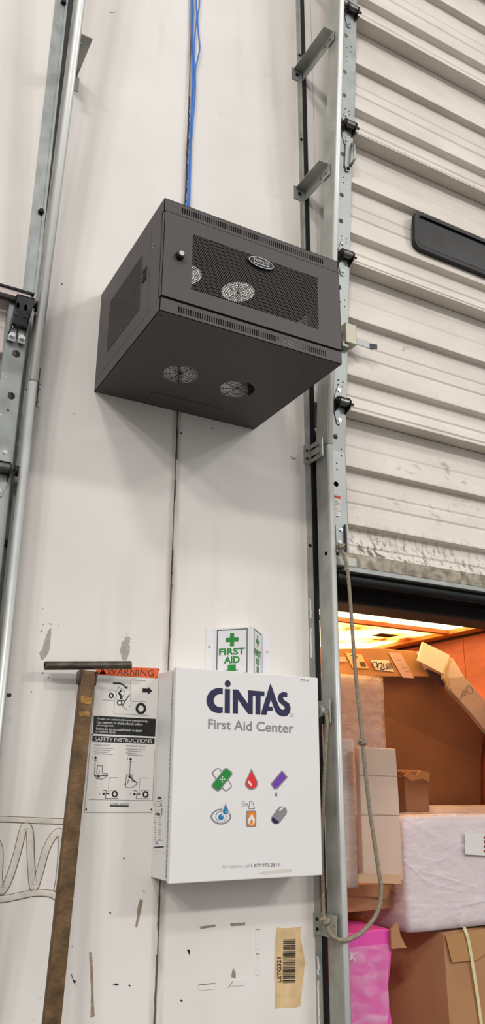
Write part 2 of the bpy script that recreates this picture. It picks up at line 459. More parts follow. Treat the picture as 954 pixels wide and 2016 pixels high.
_chips = [0]
def chip(name, pts, m, lift=-.0008, jag=0.0):
    _chips[0] += 1; lift -= .00006*(_chips[0] % 23); P = []
    n = len(pts)
    for i in range(n):
        a, b = Vector(pts[i]), Vector(pts[(i+1) % n]); k = max(1, int((b-a).length/5)) if jag else 1
        for j in range(k):
            q = a+(b-a)*j/k
            P.append(at(q.x+random.uniform(-jag, jag), q.y+random.uniform(-jag, jag), lift))
    MB().plate(P, (0, .0012, 0)).build(name, m, wall)
zb = zoom(0, 1580, 2.806); zc = zoom(300, 1720, 2.5105)
chip('paint_chip', [zb(492, 828), zb(507, 828), zb(514, 930), zb(516, 1060), zb(522, 1180), zb(500, 1188), zb(503, 1080), zb(499, 930)], M_CHIP, jag=.35)
chip('paint_chip', [zb(772, 534), zb(790, 540), zb(776, 610), zb(757, 690), zb(748, 685), zb(758, 620), zb(757, 590)], M_CHIP, jag=.35)
chip('paint_chip', [zc(234, 262), zc(310, 251), zc(312, 262), zc(236, 273)], M_CHIP, jag=.3)
chip('paint_chip', [zc(385, 246), zc(458, 241), zc(456, 256), zc(388, 259)], M_CHIP, jag=.3)
chip('paint_chip', [zc(398, 464), zc(411, 490), zc(410, 518), zc(390, 510)], M_CHIP, jag=.3)
chip('paint_chip', [zc(170, 376), zc(184, 374), zc(184, 404), zc(176, 390)], M_STEELD, jag=.3)
for q in ([(511, 276), (531, 276), (530, 375), (510, 375)], [(513, 398), (529, 398), (528, 502), (511, 502)],
          [(228, 550), (310, 543), (306, 570), (230, 578)], [(376, 563), (400, 530), (453, 524), (450, 553), (392, 555)]):
    chip('tape_scrap', [zc(*p) for p in q], M_PAPER, -.0012, .15)
    chip('tape_edge', [zc(q[0][0], q[0][1]-3), zc(q[1][0], q[1][1]-3), zc(q[1][0], q[1][1]+1), zc(q[0][0], q[0][1]+2)], M_CHIP, -.0016, .2)
for cx, cy, rx, ry, rt in ((92, 1268, 7, 26, .22), (98, 1245, 3, 8, .3), (85, 1287, 6, 10, .1), (246, 1281, 9, 20, .02), (250, 1262, 5, 9, .1)):
    chip('skim_patch', [(x, y) for x, y in ell(cx, cy, rx, ry, 16, rot=rt)], M_SCUFF, -.0007, 1.6)
for i in range(16):
    cx, cy = (random.gauss(96, 9), random.gauss(1232, 12)) if i % 2 else (random.gauss(250, 10), random.gauss(1256, 9))
    chip('skim_patch', ell(cx, cy, random.uniform(.7, 1.8), random.uniform(.7, 1.8), 6), M_SCUFF, -.0007)
for x, y, a in ((418, 843, 1.6), (350, 852, 1.5), (357, 853, 1.7), (122, 559, 1.2), (255, 1940, 1.8), (147, 1932, 2.5), (229, 1938, 2.4), (217, 1797, 1.5), (244, 1690, 1.4), (357, 1970, 2), (84, 1325, 1.6), (62, 1362, 1.4), (95, 1334, 1.2), (577, 903, 1.8)):
    chip('paint_chip', ell(x, y, a*1.3, a*.8, 7, rot=.5), M_STEELD, -.0006)
for x0, y0, x1, y1 in ((140, 1917, 148, 1938), (222, 1939, 234, 1937), (283, 1752, 284, 1759), (214, 24, 228, 23), (572, 899, 582, 904)):
    MB().tube([at(x0, y0, -.0004), at((x0+x1)/2, (y0+y1)/2+1, -.0006), at(x1, y1, -.0004)], .0009, 5).build('scratch', M_STEELD, wall)
# dried beads of adhesive left on the wall, lower left
def bead(pts, wd):
    P = [Vector(at(*zb(u, v), 0.0)) for u, v in pts]; q = []
    for i in range(len(P)-1):
        p0, p1, p2, p3 = P[max(i-1, 0)], P[i], P[i+1], P[min(i+2, len(P)-1)]
        for k in range(5):
            t = k/5
            q.append(.5*((2*p1)+(p2-p0)*t+(2*p0-5*p1+4*p2-p3)*t*t+(3*p1-p0-3*p2+p3)*t**3))
    q.append(P[-1])
    b = MB().tube(q, wd, 8); b.xform(lambda p: Vector((p.x, p.y*.08, p.z))); b.build('adhesive_bead', M_BEIGE, wall, smooth=True)
    for sgn in (-1, 1):
        e = []
        for i, p in enumerate(q):
            d = (q[min(i+1, len(q)-1)]-q[max(i-1, 0)]).normalized()
            e.append(p+Vector((-d.z, 0, d.x))*wd*sgn*1.02+Vector((0, -.0005, 0)))
        MB().tube(e, .0006, 4).build('bead_edge', M_DIRTL, wall)
bead([(-140, 95), (0, 92), (120, 96), (250, 102), (376, 106)], .0075)
bead([(-60, 180), (-10, 240), (-4, 330), (-8, 420), (10, 490), (50, 420), (95, 280), (125, 160), (145, 128), (165, 170), (170, 300), (178, 430), (190, 470), (215, 400), (255, 260), (300, 180), (335, 170), (340, 260), (330, 400), (315, 490)], .0100)
bead([(-140, 540), (0, 535), (90, 520), (190, 500), (280, 505), (320, 530)], .0085)

# ================================================================== DOCK DOORS
BEND = 2.715; LEAN = .097
def lean(z): return LEAN*(z-BEND) if z > BEND else 0.0
def doorY(z, base=-.05): return base-lean(z)
def at_door(x, y, base=-.05):
    p = at(x, y, base)
    for _ in range(25): p = at(x, y, doorY(p.z, base))
    return p
SEC = [2.285, 2.877, 3.497, 4.097, 4.683, 5.285, 5.88]
PROF = [(0.0, .000), (.11, .000), (.178, .006), (.192, .005), (.335, .031), (.345, .031), (.356, .003), (.40, .002), (.484, .007), (.497, .0045), (.510, .0085),
        (.572, .013), (.585, .0095), (.598, .0145), (.725, .031), (.735, .031), (.746, .003), (.80, .003), (.856, .017), (.868, .0135), (.882, .019), (.955, .046),
        (.962, .041), (.97, .048), (.992, .062), (1.0, .062)]
def ribbed(name, parent, zb_, zt, x0, x1, m):
    h = zt-zb_; front = [(zt-t*h, d) for t, d in PROF]
    pts = [(z, doorY(z, -.020)-d) for z, d in front]
    pts += [(zb_, doorY(zb_, -.020)+.008), (zt, doorY(zt, -.020)+.008)]
    vs = [(x, y, z) for x in (x0, x1) for z, y in pts]; n = len(pts)
    fs = [(i, (i+1) % n, n+(i+1) % n, n+i) for i in range(n)]
    b = MB().add(vs, fs)
    for k in (0, n):
        for t in tessellate_polygon([[Vector(v) for v in vs[k:k+n]]]): b.f.append(tuple(k+j for j in t))
    return b.build(name, m, parent)
def circle3(c, r, ua, va, n=14): return [Vector(c)+Vector(ua)*r*math.cos(2*math.pi*i/n)+Vector(va)*r*math.sin(2*math.pi*i/n) for i in range(n)]
UP = lambda z: Vector((0, -LEAN if z > BEND else 0, 1)).normalized()
def bolt_head(p, nrm=(0, -1, 0), r=.007, t=.006):
    p = Vector(p); n = Vector(nrm); b = MB().cyl(p, p+n*t*.35, r*1.35, 14); return b.cyl(p+n*t*.3, p+n*t, r, 6)

def stile(parent, z0, z1, x0, x1, holes, off=-.062):
    if z0 < BEND-.01 and z1 > BEND+.01:
        stile(parent, z0, BEND, x0, x1, holes, off); return stile(parent, BEND, z1, x0, x1, holes, off)
    y = lambda z: doorY(z, off)
    pt = lambda x, z: (x, y(z), z)
    hs = []
    for hx, hz, r in holes:
        if z0+.01 < hz < z1-.01: hs.append(circle3(pt(hx, hz), r, (1, 0, 0), UP(hz)))
    b = MB().plate([pt(x0, z0), pt(x1, z0), pt(x1, z1), pt(x0, z1)], (0, .002, 0), hs)
    for xe in (x0, x1):                      # returns of the folded end stile
        b.hexa([(xe-.001, y(z0), z0), (xe+.001, y(z0), z0), (xe+.001, y(z1), z1), (xe-.001, y(z1), z1)],
               [(xe-.001, y(z0)+.045, z0), (xe+.001, y(z0)+.045, z0), (xe+.001, y(z1)+.045, z1), (xe-.001, y(z1)+.045, z1)])
    return b.build('end_stile', M_GALV, parent)

def hinge(parent, z, xa, side=1):            # hinge with roller at a section joint; xa = track side edge of the stile
    y = doorY(z, -.0635); u = UP(z)
    c = Vector((xa+side*.030, y, z))
    def P(dx, dz, dy=0.0): return c+Vector((side*dx, dy, 0))+u*dz
    up = MB().plate([P(-.022, .008), P(.024, .008), P(.024, .030), P(.012, .068), P(.002, .080), P(-.008, .076), P(-.016, .050), P(-.022, .030)], (0, -.0025, 0))
    h = up.build('hinge', M_GALV, parent)
    MB().plate([P(-.022, -.012), P(.024, -.012), P(.024, -.034), P(.014, -.072), P(.004, -.082), P(-.008, -.078), P(-.016, -.052), P(-.022, -.030)], (0, -.0025, 0)).build('hinge_leaf', M_GALV, h)
    # roller carrier wings and sleeve
    w_ = MB()
    for dx in (-.020, .028):
        w_.plate([P(dx, .012), P(dx, .022, -.026), P(dx, .004, -.040), P(dx, -.020, -.032), P(dx, -.034)], (side*.0025, 0, 0))
    w_.build('carrier_wing', M_STEELD, h)
    MB().plate([P(-.020, .020, -.003), P(.028, .020, -.003), P(.028, .020, -.026), P(-.020, .020, -.026)], u*.002).build('carrier_plate', M_SLEEVE, h)
    MB().cyl(P(-.024, .004, -.019), P(.036, .004, -.019), .0150, 18).build('roller_sleeve', M_SLEEVE, h, smooth=False)
    MB().cyl(P(-.030, .004, -.019), P(.052, .004, -.019), .0055, 12).build('roller_stem', mat('rusty_stem', (92, 66, 52), .5, .6), h)
    MB().cyl(P(-.056, .004, -.010), P(-.036, .004, -.010), .016, 20).build('roller', M_STEELD, h)
    for dx, dz in ((-.004, .058), (-.002, .026), (.002, -.062)):
        bolt_head(P(dx, dz, -.0025), r=.0055, t=.005).build('bolt', M_CHROME, h)
    return h

# --- right-hand overhead door, raised part way
door = empty('door_1', (0, 0, 2.25), 'raised cream ribbed dock door above the open trailer', 'door', kind='structure')
RX0, RX1 = .893, 3.45
for i in range(6):
    s_ = ribbed('door_section', door, SEC[i], SEC[i+1]-.003, RX0+(.065 if i < 3 else .073), RX1, (M_DOORD, M_DOORM)[i] if i < 2 else M_DOOR)
    if i == 0: s_['label'] = 'bottom section, scuffed and stained'
    z0, z1 = SEC[i]+.002, SEC[i+1]-.002
    hl = [(RX0+.018, z0+f*(z1-z0), .0105) for f in (.30, .50, .82)]+[(RX0+.024, z0+f*(z1-z0), .0035) for f in (.16, .19, .60, .64, .72)]+[(RX0+.046, z0+f*(z1-z0), .0035) for f in (.155, .185, .70, .745)]
    stile(door, z0, z1, RX0, RX0+.064 if i < 3 else RX0+.072, hl)
for z in SEC[1:6]: hinge(door, z+.02, RX0, 1)
# step plate under the second hinge from the top
hz = 3.985
y = doorY(hz, -.064)
hb = MB().plate([(RX0+.028, doorY(hz+.09, -.066), hz+.09), (RX0+.062, doorY(hz+.09, -.066), hz+.09), (RX0+.062, doorY(hz-.04, -.066), hz-.04), (RX0+.052, doorY(hz-.07, -.066), hz-.07), (RX0+.034, doorY(hz-.075, -.066), hz-.075), (RX0+.026, doorY(hz-.05, -.066), hz-.05)], (0, -.003, 0)).build('lift_handle', M_GALV, door)
MB().tube([(RX0+.056, y-.004, hz+.07), (RX0+.060, y-.022, hz+.05), (RX0+.060, y-.024, hz-.02), (RX0+.052, y-.004, hz-.045)], .006, 8).build('handle_grip', M_GALV, hb, smooth=True)
bolt_head((RX0+.042, doorY(hz-.06, -.069), hz-.06), r=.006).build('bolt', M_STEELD, hb)
# bottom: galvanised edge, silver strip, rubber
MB().box(RX0, RX1, -.0905, -.02, 2.266, 2.318).build('bottom_rail', mat('dirty_galvanised', (150, 142, 126), .55, .5, var=.45, scale=38), door, bevel=.003)
MB().box(RX0+.02, RX1, -.093, -.02, 2.248, 2.266).build('seal_retainer', M_GALV, door, bevel=.002)
MB().tube([(RX0+.01, -.052, 2.232), (RX1, -.052, 2.232)], .021, 12).build('bottom_seal', M_BLACK, door, smooth=True)
# bottom roller bracket with three bolts
bb = MB().plate([(RX0+.006, -.065, 2.30), (RX0+.060, -.065, 2.30), (RX0+.060, -.065, 2.42), (RX0+.006, -.065, 2.42)], (0, -.003, 0)).build('bottom_bracket', M_GALV, door)
MB().box(RX0+.040, RX0+.046, -.078, -.068, 2.32, 2.425).build('bracket_rib', M_STEELD, bb)
for bx, bz in ((.028, 2.405), (.020, 2.357), (.020, 2.333)): bolt_head((RX0+bx, -.068, bz), r=.006).build('bolt', M_CHROME, bb)
MB().cyl((RX0-.045, -.075, 2.305), (RX0+.05, -.075, 2.305), .008, 12).build('roller_stem', M_STEELD, bb)
MB().box(RX0-.02, RX0+.075, -.095, -.06, 2.262, 2.300).build('cable_shoe', M_GALVD, bb, bevel=.006)
MB().box(RX0+.070, RX0+.12, -.085, -.06, 2.285, 2.308).build('toe', M_STEELD, bb, bevel=.004)
# slide lock
lk = MB().box(RX0+.028, RX0+.080, -.145, -.098, 3.135, 3.222).build('slide_lock', mat('yellowed_zinc', (162, 158, 142), .45, .6, var=.15, scale=12), door, bevel=.003)
MB().box(RX0+.020, RX0+.045, -.135, -.098, 3.122, 3.140).build('lock_foot', M_GALV, lk)
MB().plate([(RX0+.078, -.125, 3.180), (RX0+.150, -.125, 3.178), (RX0+.170, -.125, 3.170), (RX0+.168, -.125, 3.148), (RX0+.150, -.125, 3.150), (RX0+.078, -.125, 3.152)], (0, -.004, 0)).build('lock_lever', M_GALV, lk)
MB().plate([(RX0+.152, -.127, 3.172), (RX0+.178, -.140, 3.168), (RX0+.178, -.140, 3.146), (RX0+.152, -.127, 3.150)], (0, -.003, 0)).build('lever_tip', M_STEELD, lk)
# window: black rubber frame, dark pane
z0w, z1w, x0w, x1w = 3.693, 3.872, 1.286, 1.935
def rrect(x0, x1, z0, z1, r, dy, n=6):
    out = []
    for cx, cz, a in ((x1-r, z1-r, 0), (x0+r, z1-r, 90), (x0+r, z0+r, 180), (x1-r, z0+r, 270)):
        for k in range(n+1):
            t = math.radians(a+90*k/n); x, z = cx+r*math.cos(t), cz+r*math.sin(t); out.append(Vector((x, doorY(z, dy), z)))
    return out
wf = MB().plate(rrect(x0w, x1w, z0w, z1w, .040, -.046), (0, -.022, 0), [rrect(x0w+.016, x1w-.016, z0w+.016, z1w-.016, .028, -.046)]).build('window_frame', M_BLACK, door, bevel=.004)
MB().tube(rrect(x0w+.018, x1w-.018, z0w+.018, z1w-.018, .026, -.066)+rrect(x0w+.018, x1w-.018, z0w+.018, z1w-.018, .026, -.066)[:1], .003, 6).build('glazing_bead', M_STEELD, wf, smooth=True)
MB().plate(rrect(x0w+.012, x1w-.012, z0w+.012, z1w-.012, .030, -.056), (0, -.003, 0)).build('pane', M_GLASS, wf)
# warning sticker on the end stile
p = Print(planeY(-.0628), (0, -1, 0), zoom(560, 850, 2.4213))
p.fill(M_PAPER, [(214, 298), (268, 306), (268, 404), (214, 398)], lift=.0003)
p.fill(M_ORANGE, [(213, 297), (267, 307), (267, 322), (213, 312)], lift=.0006)
p.text(M_INK, 'WARNING', (224, 311), (262, 318), (224, 303), .0008)
for i in range(7): p.line(M_FAINT, [(218, 324+i*10), (250+8*((i*7) % 3), 330+i*10)], 3.2, lift=.0007)
lab = MB().add([p.map(q, .0001) for q in ((213, 297), (268, 306), (268, 404), (213, 398))], [(0, 1, 2, 3)]).build('warning_sticker', M_PAPER, door, fixn=False)
lab['label'] = 'small orange and white warning sticker'
p.one(lab, 'sticker_print')

# --- left-hand door, closed
door2 = empty('door_2', (-.3, 0, 0), 'closed ribbed dock door at the left edge', 'door', kind='structure')
LX0 = -.247
LSEC = [.02, .60, 1.19, 1.79, 2.398, 2.985]
for i in range(5):
    ribbed('door_section', door2, LSEC[i], LSEC[i+1]-.003, -2.9, LX0-.065, mat('left_door_paint', (196, 184, 178), .5, var=.08, scale=3))
    z0, z1 = LSEC[i]+.002, LSEC[i+1]-.002
    hl = [(LX0-.026, z0+f*(z1-z0), .0125) for f in (.415, .655)]+[(LX0-.048, z0+f*(z1-z0), .0035) for f in (.12, .30, .52, .80)]+[(LX0-.03, z0+f*(z1-z0), .0045) for f in (.10, .33)]
    stile(door2, z0, z1, LX0, LX0-.064, hl)
for z in LSEC[1:5]: hinge(door2, z+.0, LX0, -1)
# top: cap strip, roller carrier
MB().box(-2.9, LX0+.004, -.098, -.055, 2.985, 2.991).build('top_cap', M_STEELD, door2)
MB().box(-2.9, LX0-.005, -.092, -.060, 2.965, 2.985).build('top_rail', mat('left_door_paint', (196, 184, 178)), door2)
zt0, zt1 = 2.815, 2.958
yT = -.118
xl, xr = LX0-.060, LX0+.004
cut = [[Vector((xl+.014+dx*.024+rx*.005*math.cos(t), yT, 2.918+.012*math.sin(t))) for t in [k*math.pi/6 for k in range(12)] for rx in (1,)] for dx in (0, 1)]
tb = MB().plate([(xl+.004, yT+.01, zt0+.045), (xr-.012, yT+.01, zt0+.045), (xr, yT, zt1), (xl+.010, yT, zt1)], (0, .003, 0), cut)
tb.plate([(xl+.004, yT+.01, zt0+.045), (xl+.010, yT, zt1), (xl+.010, yT+.05, zt1), (xl-.002, yT+.04, zt0)], (.003, 0, 0))
tb.plate([(xr-.012, yT+.01, zt0+.045), (xr, yT, zt1), (xr, yT+.05, zt1), (xr-.014, yT+.04, zt0)], (-.003, 0, 0))
tb.box(xl+.008, xr, yT, yT+.05, zt1-.003, zt1)
tb = tb.build('top_roller_carrier', M_STEELD, door2)
for k in (0, 1):
    x0 = xl-.000+k*.030
    MB().box(x0, x0+.024, yT+.030, yT+.034, zt0-.004, zt0+.042).build('carrier_foot', M_GALV, tb)
    bolt_head((x0+.012, yT+.030, zt0+.014), r=.007, t=.008).build('bolt', M_CHROME, tb)
    bolt_head((x0+.012, yT+.006, zt0+.075), r=.006, t=.004).build('bolt', M_STEELD, tb)
MB().cyl((xl-.075, yT+.026, 2.950), (xr+.03, yT+.026, 2.950), .008, 12).build('roller_stem', M_STEELD, tb)
MB().cyl((xr+.006, yT+.028, 2.950), (xr+.026, yT+.028, 2.950), .017, 18).build('roller', M_STEELD, tb)

# ================================================================== DOOR TRACKS
def channel(xw, side):                       # C section: web at xw, mouth toward +side
    def prof(z):
        yb = -.028-lean(z); yf = yb-.072; t = .0025; s = side
        return [(xw, yb), (xw, yf+.006), (xw+s*.002, yf+.001), (xw+s*.008, yf-.001), (xw+s*.022, yf), (xw+s*.0275, yf+.004), (xw+s*.029, yf+.009),
                (xw+s*.0265, yf+.010), (xw+s*.025, yf+.006), (xw+s*.021, yf+t), (xw+s*.009, yf+.0025), (xw+s*t, yf+.008),
                (xw+s*t, yb-t), (xw+s*.026, yb-t), (xw+s*.026, yb)]
    return prof
def lipcap(xw, side):
    def prof(z):
        yf = -.1005-lean(z); s = side
        return [(xw+s*.001, yf+.003), (xw+s*.008, yf-.0035), (xw+s*.021, yf-.003), (xw+s*.028, yf+.004), (xw+s*.024, yf+.003), (xw+s*.01, yf+.0015)]
    return prof
tr = empty('door_track', (.85, 0, 0), 'galvanised vertical door track beside the open trailer', 'door track')
XT = .848
for nm, zz in (('lower_rail', [0, 1.2, BEND-.0015]), ('upper_rail', [BEND+.0015, 4.2, 6.4])):
    rl = MB().sweep(channel(XT, 1), zz).build(nm, M_GALVD, tr)
    MB().sweep(lipcap(XT, 1), zz).build('rolled_edge', M_SHINY if zz[0] else M_EDGE, rl, smooth=True)
wa = MB().sweep(lambda z: [(.818, 0), (.818, -.003), (.8355, -.003), (.8355, -.007), (.8385, -.007), (.8385, 0)], [0, 6.6]).build('wall_angle', M_GALVD, tr)
MB().box(.8392, .8618, -.006, 0, 0, 6.6).build('weather_seal', M_BLACK, tr, bevel=.001)
for z in (4.66, 4.18, 3.0, 2.35, 1.5): bolt_head((.8300, -.003, z), (0, -1, 0), .0045, .005).build('bolt', M_STEELD, wa)
random.seed(11)
for zc_, ln in ((2.12, .07), (2.0, .10), (1.02, .05), (.93, .10), (.86, .05)):
    pts = [(.826+random.uniform(-.002, .002), -.0034, zc_+ln*(k/6-.5)) for k in range(7)]
    MB().tube(pts, .0032, 6).xform(lambda p: Vector((p.x, -.0034+(p.y+.0034)*.15, p.z))).build('paint_drip', M_PAPER, wa)
def long_bracket(par, z, side, x0):          # perforated angle from wall to leaning rail; underside seen from below
    yf = -.028-lean(z)-.040; s = side
    b = MB().plate([(x0, .0, z-.055), (x0, yf, z-.055), (x0, yf, z), (x0, 0, z)], (-s*.003, 0, 0),
                   [[(x0, q-.010, z-.036), (x0, q+.010, z-.036), (x0, q+.010, z-.029), (x0, q-.010, z-.029)] for q in (yf+.035, yf+.075)])
    b.box(min(x0, x0-s*.046), max(x0, x0-s*.046), yf+.005, 0, z-.003, z)
    br = b.build('wall_bracket', M_GALVD, par)
    MB().box(min(x0, x0-s*.056), max(x0, x0-s*.056), -.004, 0, z-.062, z+.004).build('bracket_foot', M_GALV, br)
    bolt_head((x0-s*.03, -.004, z-.03), r=.006).build('bolt', M_STEELD, br)
    for q in (yf+.02, yf+.06): bolt_head((x0-s*.003, q, z-.033), (-s, 0, 0), .006, .007).build('bolt', M_GALV, br)
for z in (4.565, 3.915, 5.25): long_bracket(tr, z, 1, .8445)
# slotted bracket at the rail joint
def jamb_bracket(par, z, h, x0=.8355, slots=True):
    hs = [[(x0, -.035-.022*math.cos(t)*1.0, z+dz+.005*math.sin(t)) for t in [k*math.pi/6 for k in range(12)]] for dz in (h*.22, -h*.22)] if slots else [circle3((x0, -.083, z+.002), .004, (0, 1, 0), (0, 0, 1))]
    jb = MB().plate([(x0, -.002, z-h/2), (x0, -.094, z-h/2+.002), (x0, -.094, z+h/2+.002), (x0, -.002, z+h/2)], (-.003, 0, 0), hs)
    jb.box(.812, x0, -.006, -.003, z-h/2, z+h/2)
    jb = jb.build('jamb_bracket', M_GALVD, par)
    for dz in (h*.22, -h*.22):
        if slots: bolt_head((x0-.003, -.066, z+dz+.004), (-1, 0, 0), .008, .012).build('bolt', M_GALV, jb)
        bolt_head((x0-.012, -.006, z+dz), (0, -1, 0), .004, .003).build('rivet', M_STEELD, jb)
    return jb
jamb_bracket(tr, 2.700, .072); jamb_bracket(tr, 1.134, .064, slots=False); jamb_bracket(tr, 1.765, .075, slots=False)
# rope pulley on the middle bracket
pu = empty('rope_pulley', (.83, -.05, 1.76), 'small dark pulley wheel bolted to the right door track', 'pulley')
MB().cyl((.815, -.055, 1.768), (.831, -.055, 1.768), .020, 24).build('wheel', M_GALVD, pu, bevel=.003)
MB().box(.817, .831, -.066, -.030, 1.728, 1.752).build('fork', M_STEELD, pu, bevel=.003)
bolt_head((.815, -.055, 1.768), (-1, 0, 0), .008, .008).build('bolt', M_GALV, pu)

tl = empty('door_track', (-.205, 0, 0), 'galvanised vertical door track left of the wall', 'door track')
XL = -.204
for nm, zz in (('lower_rail', [0, 1.2, BEND-.0275]), ('upper_rail', [BEND-.024, 4.2, 6.4])):
    rl = MB().sweep(channel(XL, -1), zz).build(nm, M_GALVD, tl)
    MB().sweep(lipcap(XL, -1), zz).build('rolled_edge', M_SHINY if zz[0] else M_EDGE, rl, smooth=True)
wa = MB().sweep(lambda z: [(-.262, 0), (-.262, -.003), (-.2265, -.003), (-.2255, -.007), (-.2165, -.007), (-.2165, 0)], [0, 6.6]).build('wall_angle', M_GALV, tl)
MB().box(-.2160, -.190, -.005, 0, 0, 6.6).build('weather_seal', M_BLACK, tl, bevel=.001)
for z in (4.33, 3.37, 2.2): bolt_head((-.232, -.003, z), (0, -1, 0), .008, .014).build('bolt', M_STEELD, wa)
for z in (4.005, 5.25): long_bracket(tl, z, -1, -.2015)
jp = MB().box(-.2015, -.199, -.088, -.036, 2.62, 2.745).build('splice_plate', M_STEELD, tl)
for z in (2.705, 2.69, 2.645, 2.63): bolt_head((-.199, -.06, z), (1, 0, 0), .006, .011).build('bolt', M_GALVD, jp)
MB().cyl((-.2015, -.06, 1.765), (-.185, -.06, 1.765), .005, 10).build('bolt', M_STEELD, tl)

# ================================================================== NETWORK CABINET
NX0, NX1, ND, NH = 0.0, .6, .544, .3704
cab = empty('network_cabinet', (.3, 0, ZO), 'charcoal wall-mount network cabinet with perforated door, hung high on the wall', 'cabinet')
CY = lambda d: -d
FAN = [(.2, -.243), (.4, -.243)]
def circ_xy(c, r, z, n=36): return [Vector((c[0]+r*math.cos(2*math.pi*i/n), c[1]+r*math.sin(2*math.pi*i/n), z)) for i in range(n)]
def grille(parent, c, z):
    g = MB()
    for R in (.055, .0455, .036, .0265, .017): g.torus((c[0], c[1], z), (0, 0, 1), R, .0009, 36, 6)
    g.cyl((c[0], c[1], z-.0015), (c[0], c[1], z+.0015), .006, 16)
    for k in range(4):
        a = math.pi*k/4+.3; d = Vector((math.cos(a), math.sin(a), 0))*.058
        g.tube([Vector((*c, z))-d, Vector((*c, z))+d], .0010, 6)
    o = g.build('fan_grille', M_CABIN, parent)
    for k in range(4):
        a = math.pi*k/2+math.pi/4-.12
        q = Vector((c[0]+.074*math.cos(a), c[1]+.074*math.sin(a), z))
        MB().cyl(q+Vector((0, 0, -.0015)), q+Vector((0, 0, .002)), .0028, 8).build('screw', M_STEELD, o)
zt = ZO+NH
rect = lambda z, m=0.0: [Vector((NX0+m, 0-m*0, z)), Vector((NX1-m, 0, z)), Vector((NX1-m, -ND+m, z)), Vector((NX0+m, -ND+m, z))]
topp = MB().plate(rect(zt-.0015), (0, 0, .0015), [circ_xy(c, .057, zt-.0015) for c in FAN]+[[(.24, -.03, zt-.0015), (.36, -.03, zt-.0015), (.36, -.008, zt-.0015), (.24, -.008, zt-.0015)]]).build('top_panel', M_CAB, cab)
kx0, kx1 = .168, .430
holes = [circ_xy(c, .057, ZO) for c in FAN]
for hx, hy in ((.015, -.52), (.045, -.45), (.585, -.52), (.52, -.45), (.56, -.46), (.04, -.03), (.015, -.06), (.56, -.03), (.585, -.06), (.49, -.05), (.52, -.02), (.12, -.03), (.11, -.50)):
    holes.append(circ_xy((hx, hy), .0028, ZO, 8))
bot = MB().plate(rect(ZO), (0, 0, .0015), holes).build('bottom_panel', M_CAB, cab)
MB().box(kx0, kx1, -.0965, -.093, ZO-.0004, ZO+.001).box(kx0, kx0+.0025, -.096, -.035, ZO-.0004, ZO+.001).build('cable_knockout', M_BLACK, bot)
for c in FAN:
    grille(topp, c, zt-.004); grille(bot, c, ZO+.004)
def slotted_lip(name, z0, z1):
    g = MB(); y0, y1 = -ND, -ND+.0018; xs0, xs1, n = .055, .546, 68
    h = (z1-z0); a, b = z0+h*.24, z1-h*.30
    g.box(NX0, NX1, y0, y1, z0, a); g.box(NX0, NX1, y0, y1, b, z1); g.box(NX0, xs0, y0, y1, a, b); g.box(xs1, NX1, y0, y1, a, b)
    pt = (xs1-xs0)/n
    for i in range(n): g.box(xs0+pt*(i+.5), xs0+pt*(i+1), y0, y1, a, b)
    g.box(NX0, NX0+.0018, y0, 0, z0, z1); g.box(NX1-.0018, NX1, y0, 0, z0, z1)
    return g.build(name, M_CAB, cab)
LIP = .0415
slotted_lip('slotted_top_rail', zt-LIP, zt); slotted_lip('slotted_bottom_rail', ZO, ZO+LIP)
# inner shelf edges behind the lips and corner posts
for x in (NX0+.002, NX1-.027):
    MB().box(x, x+.025, -ND+.018, -ND+.045, ZO+.0015, zt-.0015).build('rack_post', M_CABIN, cab)
    MB().box(x, x+.025, -.025, -.002, ZO+.0015, zt-.0015).build('rack_post', M_CABIN, cab)
for z in (ZO+.03, zt-.034): MB().box(NX0+.028, NX1-.028, -.004, -.002, z-.028, z+.03).build('back_rail', M_CABIN, cab)

def perf(name, parent, o, ua, va, w_, h_, pitch, thick, m):
    """perforated sheet: brick-laid cells, each with a six-sided hole"""
    o, ua, va = Vector(o), Vector(ua), Vector(va); nn = ua.cross(va)
    rows = max(2, round(h_/(pitch*.866))); cols = round(w_/pitch); rh = h_/rows; cw = w_/(cols+.5); hr = cw*.465
    vs = []; fs = []
    P = lambda a, b: o+ua*a+va*b
    for j in range(rows):
        b0 = j*rh; off = 0 if j % 2 == 0 else cw*.5
        e0, e1 = (w_-cw*.5, w_) if j % 2 == 0 else (0, cw*.5)
        n = len(vs); vs += [P(e0, b0), P(e1, b0), P(e1, b0+rh), P(e0, b0+rh)]; fs.append((n, n+1, n+2, n+3))
        for i in range(cols):
            a0 = off+i*cw; n = len(vs); cx, cy = a0+cw/2, b0+rh/2
            vs += [P(a0, b0), P(a0+cw, b0), P(a0+cw, cy), P(a0+cw, b0+rh), P(a0, b0+rh), P(a0, cy)]
            for t in (-120, -60, 0, 60, 120, 180):
                vs.append(P(cx+hr*math.cos(math.radians(t)), cy+hr*math.sin(math.radians(t))))
            for k in range(6): fs.append((n+k, n+(k+1) % 6, n+6+(k+1) % 6, n+6+k))
    off_ = wloc(parent)
    me = bpy.data.meshes.new(name); me.from_pydata([p-off_ for p in vs], [], fs); me.materials.append(m)
    ob = bpy.data.objects.new(name, me); COL.objects.link(ob); ob.parent = parent
    sm = ob.modifiers.new('solid', 'SOLIDIFY'); sm.thickness = thick; sm.offset = -1
    return ob
